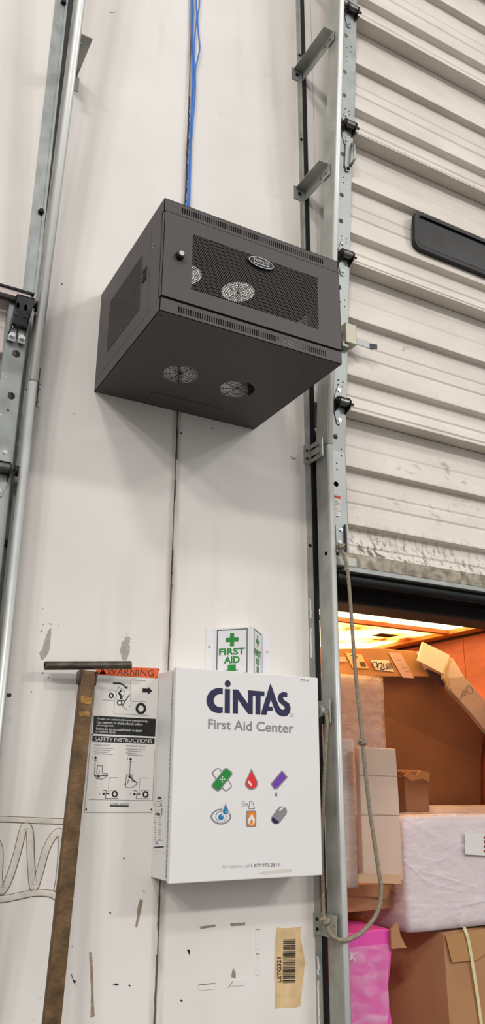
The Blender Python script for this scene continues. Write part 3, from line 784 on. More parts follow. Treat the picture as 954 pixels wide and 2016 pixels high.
# door
DZ0, DZ1 = ZO+LIP+.0035, zt-LIP-.0035
MX0, MX1, MZ0, MZ1 = .0885, .5175, ZO+.093, ZO+.278
g = MB(); y0, y1 = -ND-.004, -ND+.013
g.plate([(NX0+.001, y0, DZ0), (NX1-.001, y0, DZ0), (NX1-.001, y0, DZ1), (NX0+.001, y0, DZ1)], (0, .0015, 0), [[(MX0, y0, MZ0), (MX1, y0, MZ0), (MX1, y0, MZ1), (MX0, y0, MZ1)]])
g.box(NX0+.001, NX0+.0025, y0, y1, DZ0, DZ1).box(NX1-.0025, NX1-.001, y0, y1, DZ0, DZ1).box(NX0+.001, NX1-.001, y0, y1, DZ0, DZ0+.0015).box(NX0+.001, NX1-.001, y0, y1, DZ1-.0015, DZ1)
cdoor = g.build('door', M_CAB, cab)
perf('perforated_sheet', cdoor, (MX0, y0, MZ0), (1, 0, 0), (0, 0, 1), MX1-MX0, MZ1-MZ0, .0066, .0012, M_CAB)
lkx, lkz = .0495, ZO+.186
lock = MB().cyl((lkx, y0, lkz), (lkx, y0-.016, lkz), .0135, 8, r1=.0120).build('lock', M_BLACK, cdoor, bevel=.0015)
MB().cyl((lkx, y0-.0155, lkz), (lkx, y0-.019, lkz), .0078, 20).box(lkx-.0012, lkx+.0012, y0-.0192, y0-.0185, lkz-.0045, lkz+.0045).build('lock_cylinder', M_CHROME, cdoor)
bx, bz = .3105, ZO+.2545
badge = [(bx+.0445*math.cos(t), y0-.008, bz+.0185*math.sin(t)) for t in [2*math.pi*i/40 for i in range(40)]]
MB().plate(badge, (0, .007, 0)).build('badge', M_BLACK, cdoor, bevel=.001)
MB().plate([(bx+.0425*math.cos(t), y0-.0086, bz+.0170*math.sin(t)) for t in [2*math.pi*i/40 for i in range(40)]], (0, .0003, 0),
           [[(bx+.0405*math.cos(t), y0-.0086, bz+.0150*math.sin(t)) for t in [2*math.pi*i/40 for i in range(40)]]]).build('badge_rim', M_CHROME, cdoor)
def text3(body, x0, x1, z0, z1, y, m, parent, name, bold=0.0):
    pr = Print(lambda u, v: Vector((u, y, v)), (0, -1, 0)); pr.text(m, body, (x0, z0), (x1, z0), (x0, z1), 0.0, bold)
    pr.build(parent, {'*': name})
text3('TRIPP·LITE', bx-.027, bx+.027, bz-.0015, bz+.0085, y0-.0088, M_CHROME, cdoor, 'badge_lettering', .01)
MB().box(bx-.026, bx+.026, y0-.0089, y0-.0084, bz-.0080, bz-.0055).build('badge_line', M_CHROME, cdoor)
# side panels
for xs, sg in ((NX0, -1), (NX1, 1)):
    ya, yb, za, zb2 = -.389, -.106, ZO+.092, ZO+.278
    g = MB(); x = xs+sg*.0005
    g.plate([(x, -.452, ZO+LIP-.002), (x, -.036, ZO+LIP-.002), (x, -.036, zt-LIP+.001), (x, -.452, zt-LIP+.001)], (-sg*.0015, 0, 0), [[(x, ya, za), (x, yb, za), (x, yb, zb2), (x, ya, zb2)]])
    sp = g.build('side_panel', M_CAB, cab)
    perf('perforated_sheet', sp, (x, ya, za), (0, 1, 0), (0, 0, 1), yb-ya, zb2-za, .0066, .0012, M_CAB)
    lx = sorted((x, x+sg*.003))
    MB().plate([(x, -.430, ZO+.170), (x, -.402, ZO+.170), (x, -.402, ZO+.212), (x, -.430, ZO+.212)], (sg*.003, 0, 0), [[(x, -.425, ZO+.177), (x, -.409, ZO+.177), (x, -.409, ZO+.203), (x, -.425, ZO+.203)]]).build('latch', M_CABIN, sp)
    MB().box(lx[0], lx[1]-.001, -.421, -.413, ZO+.181, ZO+.198).build('latch_button', M_BLACK, sp)
    q = MB(); xo = xs+sg*.0003
    q.plate([(xo, -ND+.016, ZO+LIP), (xo, -.4545, ZO+LIP), (xo, -.4545, zt-LIP), (xo, -ND+.016, zt-LIP)], (-sg*.0015, 0, 0))
    q2 = MB().plate([(xo, -.0335, ZO+LIP), (xo, -.001, ZO+LIP), (xo, -.001, zt-LIP), (xo, -.0335, zt-LIP)], (-sg*.0015, 0, 0))
    po = q.build('corner_post', M_CAB, cab); q2.build('corner_post', M_CAB, cab)
    for dz in (.262, .250):
        MB().cyl((xo, -.470, ZO+dz), (xo+sg*.001, -.470, ZO+dz), .0025, 8).build('screw', M_CHROME, po)

# ================================================================== BLUE CABLES
def spline(P, k=8):
    P = [Vector(p) for p in P]; q = []
    for i in range(len(P)-1):
        p0, p1, p2, p3 = P[max(i-1, 0)], P[i], P[i+1], P[min(i+2, len(P)-1)]
        for j in range(k):
            t = j/k; q.append(.5*((2*p1)+(p2-p0)*t+(2*p0-5*p1+4*p2-p3)*t*t+(3*p1-p0-3*p2+p3)*t**3))
    q.append(P[-1]); return q
paths = {
    'leftmost blue network cable, running straight down the wall joint': [(375, -330), (376, -120), (376, 0), (377, 60), (377.5, 100), (379, 145), (377, 200), (374, 280), (370, 360), (367.5, 408)],
    'blue network cable swinging left in a long loop above the cabinet': [(380, -330), (384, -120), (386, 0), (387, 30), (384, 65), (381.5, 105), (383.5, 140), (380, 190), (376.5, 280), (372, 360), (369.5, 409)],
    'blue network cable bowing furthest right in a loop above the cabinet': [(390, -330), (391, -120), (392.5, 0), (389, 32), (391, 70), (393, 95), (388, 120), (384.5, 138), (384, 180), (379.5, 240), (375.5, 300), (372.5, 409)],
    'blue network cable hidden at the back of the bundle': [(372, -330), (374, -120), (379, 0), (378.5, 60), (379, 110), (380.5, 150), (379, 200), (376, 280), (372, 350), (371, 409)]}
for i, (lb, px) in enumerate(paths.items()):
    yy = (-.010, -.016, -.018, -.006)[i]
    P = [at(x, y, yy) for x, y in px]
    P.append(Vector((.285+.012*i, -.016, zt+.10))); P.append(Vector((.285+.012*i, -.018, zt-.06))); P.append(Vector((.285+.012*i, -.03, zt-.16)))
    solo(MB().tube(spline(P), .0031, 8), 'network_cable', M_BLUE, (.3, -.01, zt), lb, 'cable', 'blue cables above the cabinet', smooth=True)

# ================================================================== FIRST AID CABINET
FX, FW, FZ, FH, FD = .2642, .4947, ZO-1.4670, .5775, .1381
fa = empty('first_aid_cabinet', (FX+FW/2, 0, FZ), 'white metal first aid cabinet with navy logo and six coloured icons', 'cabinet')
dt = .021
g = MB(); t = .0015; bx0, bx1, bz0, bz1 = FX+.004, FX+FW-.004, FZ+.004, FZ+FH-.004
g.box(bx0, bx1, -FD+dt, 0, bz0, bz1)
body = g.build('body', M_WHITE, fa, bevel=.002)
fdoor = MB().box(FX, FX+FW, -FD, -FD+dt-.003, FZ, FZ+FH).build('door', M_WHITE, fa, bevel=.0022)
k = MB()
for i in range(44):
    z = FZ+.012+(FH-.024)*i/44
    k.cyl((FX+.0005, -FD+dt-.001, z), (FX+.0005, -FD+dt-.001, z+(FH-.024)/44*.82), .0032, 8)
k.build('piano_hinge', M_GALV, fa)
fp = planeY(-FD)
n_ = (0, -1, 0)
L1 = Print(fp, n_, zoom(380, 1220, 3.975))
# wordmark
L1.fill(M_NAVY, ell(203, 633, 100, 99, 30, math.radians(74), math.radians(286))+list(reversed(ell(214, 633, 54, 52, 24, math.radians(72), math.radians(288)))))
L1.fill(M_NAVY, [(247, 541), (288, 543), (287, 733), (245, 731)]); L1.fill(M_NAVY, ell(269, 501, 23, 27))
L1.fill(M_NAVY, [(309, 545), (350, 547), (428, 658), (428, 552), (557, 562), (556, 599), (527, 597), (525, 743), (486, 741), (487, 597), (466, 596), (465, 740), (430, 739), (350, 625), (349, 735), (309, 733)])
L1.fill(M_NAVY, [(603, 497), (540, 700), (528, 743), (572, 746), (583, 712), (622, 712), (619, 680), (592, 678), (606, 625), (640, 715), (665, 745), (700, 758), (735, 752), (757, 725), (762, 690), (750, 655), (715, 632), (702, 615), (706, 603), (735, 606), (735, 572), (700, 565), (672, 580), (660, 608), (666, 640), (690, 662), (712, 680), (716, 695), (705, 706), (685, 700), (668, 672), (640, 600), (622, 545)])
L1.one(fdoor, 'logo_lettering')
L1.ring(M_LGREY, 771, 746, 14, 3, 15); L1.text(M_LGREY, 'R', (766, 753), (776, 754), (766, 739)); L1.one(fdoor, 'registered_mark')
L1.text(M_GREYI, 'First Aid Center', (116, 853), (785, 887), (117, 776), bold=.012); L1.one(fdoor, 'lettering')
L1.fill(M_PAPER, [(838, 455), (912, 461), (910, 487), (836, 481)], lift=.0004)
L1.text(M_INK, 'FA-4', (843, 477), (898, 482), (844, 465))
L1.one(fdoor, 'tag_label')
L2 = Print(fp, n_, zoom(380, 1490, 3.975))
def capsule(cx, cy, L_, r, ang, n=10):
    a = math.radians(ang); d = Vector((math.cos(a), math.sin(a))); out = []
    for e, s0 in ((1, -90), (-1, 90)):
        for i in range(n+1):
            t = a+math.radians(s0+180*i/n); out.append((cx+d.x*L_*e+r*math.cos(t), cy+d.y*L_*e+r*math.sin(t)))
    return out
def rbar(cx, cy, hl, hw, r, ang):            # rounded bar
    out = []; a = math.radians(ang)
    for ex, ey, s0 in ((1, 1, 0), (-1, 1, 90), (-1, -1, 180), (1, -1, 270)):
        for i in range(6):
            t = math.radians(s0+90*i/5); x, y = ex*(hl-r)+r*math.cos(t), ey*(hw-r)+r*math.sin(t)
            out.append((cx+x*math.cos(a)-y*math.sin(a), cy+x*math.sin(a)+y*math.cos(a)))
    return out
def drop(cx, top, bot, r):
    out = [(cx, top)]; cy = bot-r
    for i in range(25):
        t = math.radians(-28+236*i/24); out.append((cx+r*math.cos(t), cy+r*math.sin(t)*1.0))
    return out
# plaster cross
L2.fill(M_GREYI, rbar(224, 178, 96, 38, 24, 54)); L2.fill(M_WHITE, rbar(224, 178, 87, 29, 17, 54), lift=.0009)
L2.fill(M_GREYI, rbar(224, 178, 96, 40, 24, -52), lift=.0012); L2.fill(M_GREEN, rbar(224, 178, 87, 31, 17, -52), lift=.0015)
for u, v in ((226, 158), (210, 177), (226, 177), (242, 177), (225, 196)): L2.fill(M_WHITE, ell(u, v, 6), lift=.0018)
L2.one(fdoor, 'plaster_icon')
# blood drop
L2.fill(M_GREYI, drop(455, 90, 258, 50)); L2.fill(M_RED, drop(455, 108, 248, 41), lift=.0009); L2.fill(M_WHITE, rbar(442, 208, 22, 8, 8, 55), lift=.0012)
L2.one(fdoor, 'blood_drop_icon')
# purple tube
L2.fill(M_GREYI, [(694, 103), (740, 160), (658, 252), (630, 254), (603, 212)]); L2.fill(M_PURPLE, [(694, 116), (728, 160), (654, 240), (634, 243), (614, 213)], lift=.0009)
L2.fill(M_GREYI, drop(648, 270, 310, 11))
L2.one(fdoor, 'ointment_tube_icon')
# eye
eye = lambda w_, h_: [(216+w_*math.cos(t), 468+h_*math.copysign(abs(math.sin(t))**1.25, math.sin(t))) for t in [2*math.pi*i/44 for i in range(44)]]
L2.fill(M_GREYI, eye(82, 62)); L2.fill(M_WHITE, eye(68, 50), lift=.0009)
L2.fill(M_GREYI, ell(216, 468, 44, 46), lift=.0011); L2.fill(M_WHITE, ell(216, 470, 37, 39), lift=.0013); L2.fill(M_TEAL, ell(215, 473, 22, 24), lift=.0015); L2.fill(M_WHITE, ell(224, 462, 6), lift=.0017)
L2.fill(M_WHITE, drop(251, 352, 462, 31), lift=.0018); L2.fill(M_GREYI, drop(251, 364, 452, 24), lift=.0020); L2.fill(M_TEAL, drop(251, 376, 447, 19), lift=.0022); L2.fill(M_WHITE, ell(260, 430, 4, 9, rot=.6), lift=.0024)
L2.one(fdoor, 'eye_icon')
# spray bottle
L2.fill(M_GREYI, rbar(453, 485, 64, 40, 14, 90)); L2.fill(M_AMBER, rbar(453, 485, 56, 32, 9, 90), lift=.0009)
L2.fill(M_WHITE, [(461, 442), (468, 465), (482, 490), (478, 515), (462, 532), (440, 530), (426, 512), (426, 490), (440, 470)], lift=.0012)
L2.fill(M_AMBER, [(456, 487), (466, 505), (461, 526), (446, 526), (440, 508)], lift=.0015)
sprayer = [(438, 343), (462, 350), (473, 370), (476, 382), (480, 392), (480, 410), (428, 408), (429, 388), (438, 380)]
L2.fill(M_GREYI, sprayer); L2.fill(M_WHITE, [(444, 351), (459, 356), (467, 374), (469, 385), (474, 395), (474, 404), (435, 402), (436, 391), (444, 385)], lift=.0009)
for a, b in (((380, 347), (400, 352)), ((404, 358), (428, 364)), ((378, 367), (396, 367)), ((402, 370), (430, 371)), ((380, 388), (398, 384)), ((404, 380), (428, 378))): L2.line(M_GREYI, [a, b], 3)
L2.one(fdoor, 'burn_spray_icon')
# capsule
L2.fill(M_GREYI, capsule(671, 457, 38, 40, -53)); L2.fill(M_NAVY, [q for q in capsule(669, 459, 38, 33, -53) if (q[0]-669)*.6-(q[1]-459)*.8 < 4], lift=.0009)
L2.fill(M_WHITE, rbar(688, 408, 22, 7, 7, -40), lift=.0011)
L2.one(fdoor, 'capsule_icon')
L2.text(M_LGREY, 'For service, call', (228, 874), (440, 867), (229, 844)); L2.text(M_GREYI, '1.877.973.2811', (453, 863), (672, 855), (453, 838), bold=.01); L2.one(fdoor, 'lettering')
L2.fill(M_BEIGE, [(500, 912), (580, 890), (690, 884), (770, 876), (764, 902), (690, 908), (560, 922)], lift=.0003)
L2.one(fdoor, 'glue_smear')
# inspection tag on the left side of the body
L3 = Print(planeX(bx0), (-1, 0, 0), zoom(280, 1530, 11.86))
L3.fill(M_PAPER, [(300, 440), (480, 420), (545, 600), (545, 1720), (500, 1790), (270, 1790)], lift=.0005)
[L3.line(M_INK, [(360+i*22, 520-i*2), (372+i*22, 462), (384+i*20, 512)], 13) for i in range(4)]; L3.line(M_GREYI, [(350, 572), (470, 552)], 18)
for u, v, w_ in ((300, 640, 24), (420, 620, 40), (420, 660, 40)): L3.line(M_INK, [(u, v), (u+w_, v-6)], 14)
for v in (690, 780, 1500): L3.line(M_GREYI, [(300, v), (480, v-18)], 8)
for i in range(12): L3.line(M_INK, [(310+i*9, 850+random.uniform(-25, 40)), (318+i*9, 880+random.uniform(-45, 20))], 14)
L3.line(M_INK, [(466, 720), (455, 905)], 12); L3.line(M_INK, [(440, 770), (515, 764)], 7)
for i in range(10):
    v = 950+i*57; L3.line(M_GREYI, [(290, v), (315, v-3)], 16); L3.line(M_GREYI, [(388, v-10), (435, v-14)], 16)
L3.line(M_INK, [(338, 1560), (370, 1552)], 20); L3.line(M_INK, [(340, 1520), (345, 1560)], 12)
L3.line(M_NAVY, [(275, 1645), (500, 1625)], 34); L3.line(M_BEIGE, [(300, 1730), (440, 1722)], 14)
L3.one(body, 'inspection_tag')

# ================================================================== PROJECTING FIRST AID SIGN
sg = empty('projecting_sign', (.543, 0, 1.866), 'white V-shaped sign with green cross reading FIRST AID above the white cabinet', 'sign')
zs0, zs1 = 1.866, 2.015
xa, xb, xm, ap = .452, .634, .543, .100
MB().box(.425, xa, -.0025, 0, zs0, zs1).build('mounting_flange', M_VSIGN, sg); MB().box(xb, .662, -.0025, 0, zs0, zs1).build('mounting_flange', M_VSIGN, sg)
fl = MB().plate([(xa, 0, zs0), (xm, -ap, zs0), (xm, -ap, zs1), (xa, 0, zs1)], (.0018, .0016, 0)).build('sign_face', M_VSIGN, sg)
frr = MB().plate([(xm, -ap, zs0), (xb, 0, zs0), (xb, 0, zs1), (xm, -ap, zs1)], (-.0018, .0016, 0)).build('sign_face', M_VSIGN, sg)
MB().plate([(xa+.002, -.001, zs1), (xb-.002, -.001, zs1), (xm, -ap+.004, zs1)], (0, 0, -.002)).build('top_web', M_VSIGN, sg)
def first_aid(face, p0, p1, flip):
    ax = (p1-p0); L_ = ax.length; nrm = Vector((ax.y, -ax.x, 0)).normalized()
    if nrm.y > 0: nrm = -nrm
    h = zs1-zs0
    pr = Print(lambda u, v: p0+ax*u+Vector((0, 0, zs0+v*h)), nrm)
    a, b, c = .09, .86, .475
    pr.fill(M_DGREEN, [(a, .03), (b, .03), (b, .966), (a, .966)], [[(a+.022, .045), (b-.022, .045), (b-.022, .948), (a+.022, .948)]])
    cu, cv, w_, h2, cy = .16, .139, .052, .045, .738
    pr.fill(M_GREEN, [(c-w_, cy-cv), (c+w_, cy-cv), (c+w_, cy-h2), (c+cu, cy-h2), (c+cu, cy+h2), (c+w_, cy+h2), (c+w_, cy+cv), (c-w_, cy+cv), (c-w_, cy+h2), (c-cu, cy+h2), (c-cu, cy-h2), (c-w_, cy-h2)])
    pr.text(M_GREEN, 'FIRST', (c-.325, .416), (c+.325, .416), (c-.325, .56), bold=.03); pr.text(M_GREEN, 'AID', (c-.195, .24), (c+.195, .24), (c-.195, .385), bold=.03)
    pr.fill(M_GREEN, [(c-.10, .212), (c+.10, .212), (c+.10, .10), (c+.18, .10), (c, .055), (c-.18, .10), (c-.10, .10)])
    pr.one(face, 'green_print')
first_aid(fl, Vector((xa, 0, 0)), Vector((xm, -ap, 0)), False); first_aid(frr, Vector((xm, -ap, 0)), Vector((xb, 0, 0)), True)
for x in (.436, .650):
    MB().cyl((x, -.0025, 1.955), (x, -.0045, 1.955), .003, 10).build('screw', M_GREYI, sg)

# ================================================================== TRUCK RESTRAINT WARNING SIGN
SGY = -.003
ws = empty('warning_sign', (.165, 0, 1.463), 'tall white sign with orange WARNING header and truck safety diagrams', 'sign')
c4 = [at(190.3, 1310.8), at(312.5, 1315.5), at(298.2, 1598.8), at(166.6, 1598.6)]
plate_ = MB().plate([Vector((q.x, SGY, q.z)) for q in c4], (0, .0025, 0)).build('sign_plate', M_SIGNW, ws)
WS = Print(planeY(SGY), n_, zoom(160, 1290, 5.3))
WS.fill(M_ORANGE, [(160, 112), (808, 136), (797, 241), (150, 202)])
WS.text(M_INK, 'WARNING', (262, 200), (752, 222), (268, 133), bold=-.01)
WS.fill(M_INK, [(185, 195), (255, 199), (222, 135)]); WS.text(M_ORANGE, '!', (216, 190), (226, 190), (216, 155))
WS.one(plate_, 'orange_header')
# forklift tipping off the dock
WS.fill(M_INK, [(330, 283), (400, 284), (440, 300), (468, 330), (484, 322), (479, 352), (440, 340), (455, 332), (430, 312), (398, 303), (330, 302)])
WS.fill(M_INK, [(637, 345), (698, 348), (698, 330), (738, 372), (694, 412), (694, 390), (637, 386)])
WS.ring(M_INK, 311, 420, 27, 14, 29); WS.ring(M_INK, 399, 496, 28, 12, 30); WS.ring(M_INK, 620, 556, 55, 26, 60)
WS.line(M_INK, [(282, 385), (318, 352), (362, 388), (390, 330), (450, 375), (428, 440), (415, 468)], 3)
WS.line(M_INK, [(340, 440), (380, 470)], 3); WS.line(M_INK, [(362, 388), (372, 440)], 3)
WS.fill(M_INK, ell(408, 374, 11)); WS.fill(M_INK, [(385, 385), (402, 383), (415, 410), (428, 425), (418, 460), (402, 455), (404, 425), (385, 405)])
WS.line(M_INK, [(500, 412), (425, 527)], 9); WS.line(M_INK, [(425, 527), (478, 572)], 4); WS.line(M_INK, [(420, 470), (446, 474)], 9)
for seg in ([(222, 464), (346, 472)], [(346, 472), (340, 610)], [(340, 610), (700, 628)], [(512, 480), (516, 256), (678, 270)], [(512, 480), (668, 484)]): WS.line(M_FAINT, seg, 4)
WS.ring(M_FAINT, 503, 530, 9, 3)
WS.one(plate_, 'tipping_forklift_diagram')
# text panels
WS.fill(M_INK, [(130, 630), (776, 664), (768, 848), (122, 818)])
for i, (tx, x1, dy) in enumerate((('Trucks not restrained move unexpectedly.', 698, 40), ('Use restraint or chock wheels before', 636, 31), ('entering truck.', 338, 10), ('Failure to do so could result in death', 632, 30), ('or serious injury.', 360, 12))):
    yb = 672+i*34; WS.text(M_PAPER, tx, (165-4*i, yb+6), (x1, yb+6+dy*.72), (165-4*i, yb-22), .0012)
WS.one(plate_, 'warning_text_panel')
WS.fill(M_INK, [(117, 840), (764, 866), (760, 927), (113, 900)])
WS.text(M_PAPER, 'SAFETY INSTRUCTIONS', (140, 893), (732, 916), (142, 853), .0012); WS.one(plate_, 'instruction_banner')
WS.text(M_GREYI, 'TO HITCH TRUCK', (130, 946), (298, 950), (130, 930)); WS.one(plate_, 'instruction_heading'); WS.text(M_GREYI, 'TO RELEASE TRUCK', (462, 952), (668, 962), (462, 936))
WS.one(plate_, 'instruction_heading')
for i in range(4): WS.line(M_FAINT, [(125+(i % 2)*10, 966+i*20), (330-(i*31) % 90, 974+i*20)], 6)
WS.one(plate_, 'instruction_text')
for i in range(4): WS.line(M_FAINT, [(465+(i % 2)*20, 978+i*20), (672-(i*47) % 110, 988+i*20)], 6)
WS.one(plate_, 'instruction_text')
def restraint(ox, oy, kind):
    WS.fill(M_INK, ell(ox, oy, 12, 14)); WS.line(M_INK, [(ox-16, oy+22), (ox+16, oy+24)], 5); WS.text(M_GREYI, '1', (ox-34, oy+8), (ox-28, oy+8), (ox-34, oy-10))
    if kind == 0:
        WS.line(M_INK, [(ox-2, oy+22), (ox-12, oy+180), (ox+10, oy+205)], 5)
        WS.line(M_INK, [(ox+12, oy+190), (ox+18, oy+84), (ox+72, oy+84), (ox+70, oy+160), (ox+124, oy+168), (ox+126, oy+188), (ox+70, oy+222), (ox+4, oy+218)], 4.5)
        WS.line(M_INK, [(ox+30, oy+192), (ox+124, oy+178)], 9); WS.ring(M_INK, ox+30, oy+192, 15, 9); WS.line(M_INK, [(ox+32, oy+170), (ox+42, oy+132)], 5); WS.fill(M_INK, [(ox-18, oy+178), (ox+8, oy+180), (ox+2, oy+198)])
    else:
        WS.line(M_INK, [(ox-2, oy+22), (ox-10, oy+180)], 5)
        WS.line(M_INK, [(ox-52, oy+290), (ox-44, oy+162), (ox+16, oy+162), (ox+14, oy+230), (ox+68, oy+240), (ox+66, oy+262), (ox+10, oy+300), (ox-50, oy+296)], 4.5)
        WS.line(M_INK, [(ox-8, oy+186), (ox+66, oy+250)], 9); WS.ring(M_INK, ox-8, oy+186, 15, 9); WS.line(M_INK, [(ox-30, oy+252), (ox-22, oy+214)], 5); WS.fill(M_INK, [(ox-76, oy+258), (ox-48, oy+254), (ox-50, oy+276)])
restraint(148, 1070, 0); WS.one(plate_, 'restraint_diagram'); restraint(513, 1083, 1); WS.one(plate_, 'restraint_diagram')
for ox, oy in ((348, 1448), (669, 1452)):
    WS.ring(M_INK, ox, oy, 32, 16, 36); WS.line(M_FAINT, [(ox-68, oy-20), (ox-58, oy-172), (ox+34, oy-172)], 4); WS.line(M_FAINT, [(ox-66, oy-20), (ox-40, oy-42), (ox+36, oy-42)], 4)
    WS.line(M_INK, [(ox-122, oy-40), (ox-88, oy-36), (ox-98, oy+46), (ox+36, oy+46)], 5); WS.line(M_INK, [(ox-92, oy-4), (ox-58, oy-2)], 9); WS.fill(M_INK, ell(ox-116, oy-2, 13, 12)); WS.text(M_GREYI, '2', (ox-165, oy+8), (ox-152, oy+8), (ox-165, oy-14)); WS.one(plate_, 'truck_wheel_diagram')
WS.line(M_GREYI, [(80, 1506), (742, 1516)], 4); WS.line(M_GREYI, [(742, 1516), (762, 1000)], 3)
WS.text(M_GREYI, 'STAR SERIES', (298, 1560), (496, 1564), (300, 1538)); WS.fill(M_INK, [(296, 1564), (494, 1568), (492, 1580), (296, 1577)])
WS.one(plate_, 'maker_footer')
for u, v in ((50, 1608), (728, 1610), (112, 826), (806, 150)):
    q = at(*zoom(160, 1290, 5.3)(u, v), SGY); MB().cyl(q, q+Vector((0, -.002, 0)), .0022, 10).build('rivet', M_STEELD, plate_)

# ================================================================== BARCODE STICKER
bl_ = empty('barcode_label', (.73, 0, 1.0), 'yellowed torn sticker with barcode and LSTG321 under the first aid cabinet', 'label')
BS = Print(planeY(-.0006), n_, zoom(300, 1720, 2.5105))
random.seed(5)
edge = [(612, 264), (660, 268), (732, 260), (731, 310), (742, 380), (751, 440), (744, 520), (736, 590), (733, 655), (700, 662), (650, 664), (604, 668), (604, 600), (603, 500), (603, 400), (606, 300)]
MB().plate([Vector((q.x, -.0006, q.z)) for q in [at(*zoom(300, 1720, 2.5105)(u+random.uniform(-2, 2), v+random.uniform(-2, 2)), 0) for u, v in edge]], (0, .0005, 0)).build('sticker', M_LABEL, bl_)
y_ = 326.0
random.seed(9)
while y_ < 540:
    wd = random.choice((2.0, 2.0, 4.0, 4.0, 6.5)); wd = min(wd, 541-y_)
    sl = (y_-430)*-.02
    BS.fill(M_INK, [(645-(y_-326)*.010, y_-0), (706-(y_-326)*.004, y_-1.5), (706-(y_-326)*.004, y_-1.5+wd), (645-(y_-326)*.010, y_+wd)]); y_ += wd+random.choice((2.0, 2.0, 3.6, 5.5))
BS.text(M_INK, 'LSTG321', (636, 536), (634, 414), (616, 536), bold=.012)
BS.build(bl_, {'*': 'barcode_print'})

# ================================================================== STEEL BAR WITH TEE HANDLE
hb_ = empty('tee_handle_bar', (-.10, -.30, 0), 'rusty brown steel bar with pipe tee handle leaning on the wall', 'tool')
P0 = at(88, 1310.5, -.045); P1 = at(257, 1309.5, -.055)
P1 = Vector((P1.x, P1.y, P1.z))
pr_ = MB().tube([P0, P1], .0122, 24, cap=False); ax = (P1-P0).normalized()
pipe = pr_.tube([P1, P0], .0095, 24, cap=False)
for e in (P0, P1):
    n0 = len(pipe.v); u1 = Vector((0, 1, 0)); u2 = ax.cross(u1).normalized(); u1 = u2.cross(ax)
    vs = [e+(u1*math.cos(t)+u2*math.sin(t))*r for r in (.0122, .0095) for t in [2*math.pi*i/24 for i in range(24)]]
    pipe.add(vs, [(i, (i+1) % 24, 24+(i+1) % 24, 24+i) for i in range(24)])
pipe.build('handle_pipe', M_PIPE, hb_, smooth=False)
T = at(172.5, 1322, -.052)
def low(px, py):
    p_ = at(px, py, -.1)
    for _ in range(20): p_ = at(px, py, -.052-.20*(T.z-p_.z)/T.z)
    return p_
B2 = low(101.5, 2010); dirn = (B2-T).normalized(); FOOT = T+dirn*((T.z-.004)/-dirn.z)
sd = Vector((1, 0, 0)); sd = (sd-dirn*sd.dot(dirn)).normalized(); fw = dirn.cross(sd).normalized()
if fw.y > 0: fw = -fw
hw, hd = .0205, .013
q0 = [T+sd*a*hw+fw*b*hd for a, b in ((-1, -1), (1, -1), (1, 1), (-1, 1))]; q1 = [FOOT+sd*a*hw*1.0+fw*b*hd for a, b in ((-1, -1), (1, -1), (1, 1), (-1, 1))]
MB().hexa(q0, q1).build('shaft', M_RUST, hb_, bevel=.002)
for s_ in (-1, 1):
    a = T+sd*s_*(hw+.003); a2 = a+dirn*.038
    MB().hexa([a-sd*.003-fw*.018, a+sd*.003-fw*.018, a+sd*.003+fw*.020, a-sd*.003+fw*.020], [a2-sd*.003-fw*.016, a2+sd*.003-fw*.016, a2+sd*.003+fw*.008, a2-sd*.003+fw*.008]).build('gusset', M_PIPE, hb_, bevel=.001)
for d, w_ in ((.075, .02), (.115, .014)):
    c = T+dirn*d+fw*(hd+.001)
    MB().hexa([c-sd*.017, c+sd*.016, c+sd*.014+dirn*w_, c-sd*.015+dirn*w_], [p_-fw*.003 for p_ in (c-sd*.017, c+sd*.016, c+sd*.014+dirn*w_, c-sd*.015+dirn*w_)]).build('rust_patch', mat('ochre_rust', (150, 112, 58), .85, .1, var=.45, scale=70, bump=.5, bscale=120), hb_)

# ================================================================== ROPE
rp = empty('pull_rope', (.93, -.11, 1.1), 'grey braided rope hanging from the raised door to the right track', 'rope')
def braid(P, r=.0062):
    q = spline(P, 10); L_ = [0]
    for i in range(1, len(q)): L_.append(L_[-1]+(q[i]-q[i-1]).length)
    n = int(L_[-1]/.0022); path = []; j = 0
    for i in range(n+1):
        s_ = L_[-1]*i/n
        while j < len(L_)-2 and L_[j+1] < s_: j += 1
        tt = (s_-L_[j])/max(1e-9, L_[j+1]-L_[j]); path.append(q[j].lerp(q[j+1], min(1, tt)))
    K = 16
    return MB().tube(path, r, K, rfn=lambda i, k: r*(1+.20*math.sin(4*2*math.pi*k/K+.4+i*.95)*math.sin(4*2*math.pi*k/K+.4-i*.95)))
drop_px = [(669, 1074), (676, 1092), (683, 1120), (688, 1170), (693, 1240), (698, 1310), (706, 1390), (713, 1458)]
braid([at(x, y, -.115) for x, y in drop_px]).build('hanging_strand', M_ROPE, rp, smooth=True)
loop_px = [(713, 1462), (720, 1530), (728, 1600), (737, 1660), (745, 1715), (750, 1750), (746, 1785), (733, 1812), (712, 1835), (690, 1848), (668, 1851), (650, 1840), (642, 1822)]
braid([at(x, y, -.115+.010*(i/12)) for i, (x, y) in enumerate(loop_px)]).build('loop_strand', M_ROPE, rp, smooth=True)
up_px = [(642, 1818), (637, 1800), (635, 1740), (633.5, 1660), (637, 1560), (641, 1470), (643.5, 1425), (641, 1402)]
braid([atX(x, y, .824) for x, y in up_px], .0058).build('tied_strand', M_ROPE, rp, smooth=True)
def knot(c, r):
    K = []
    for i in range(25):
        t = 2*math.pi*i/24; K.append(c+Vector((math.sin(t)+2*math.sin(2*t), math.cos(t)-2*math.cos(2*t), -math.sin(3*t)*1.3))*r)
    return braid(K, .0052)
knot(at(714, 1461, -.115), .0040).build('knot', M_ROPE, rp, smooth=True)
knot(at(640, 1813, -.105), .0044).build('knot', M_ROPE, rp, smooth=True)
knot(at(671, 1076, -.113), .0042).build('knot', M_ROPE, rp, smooth=True)

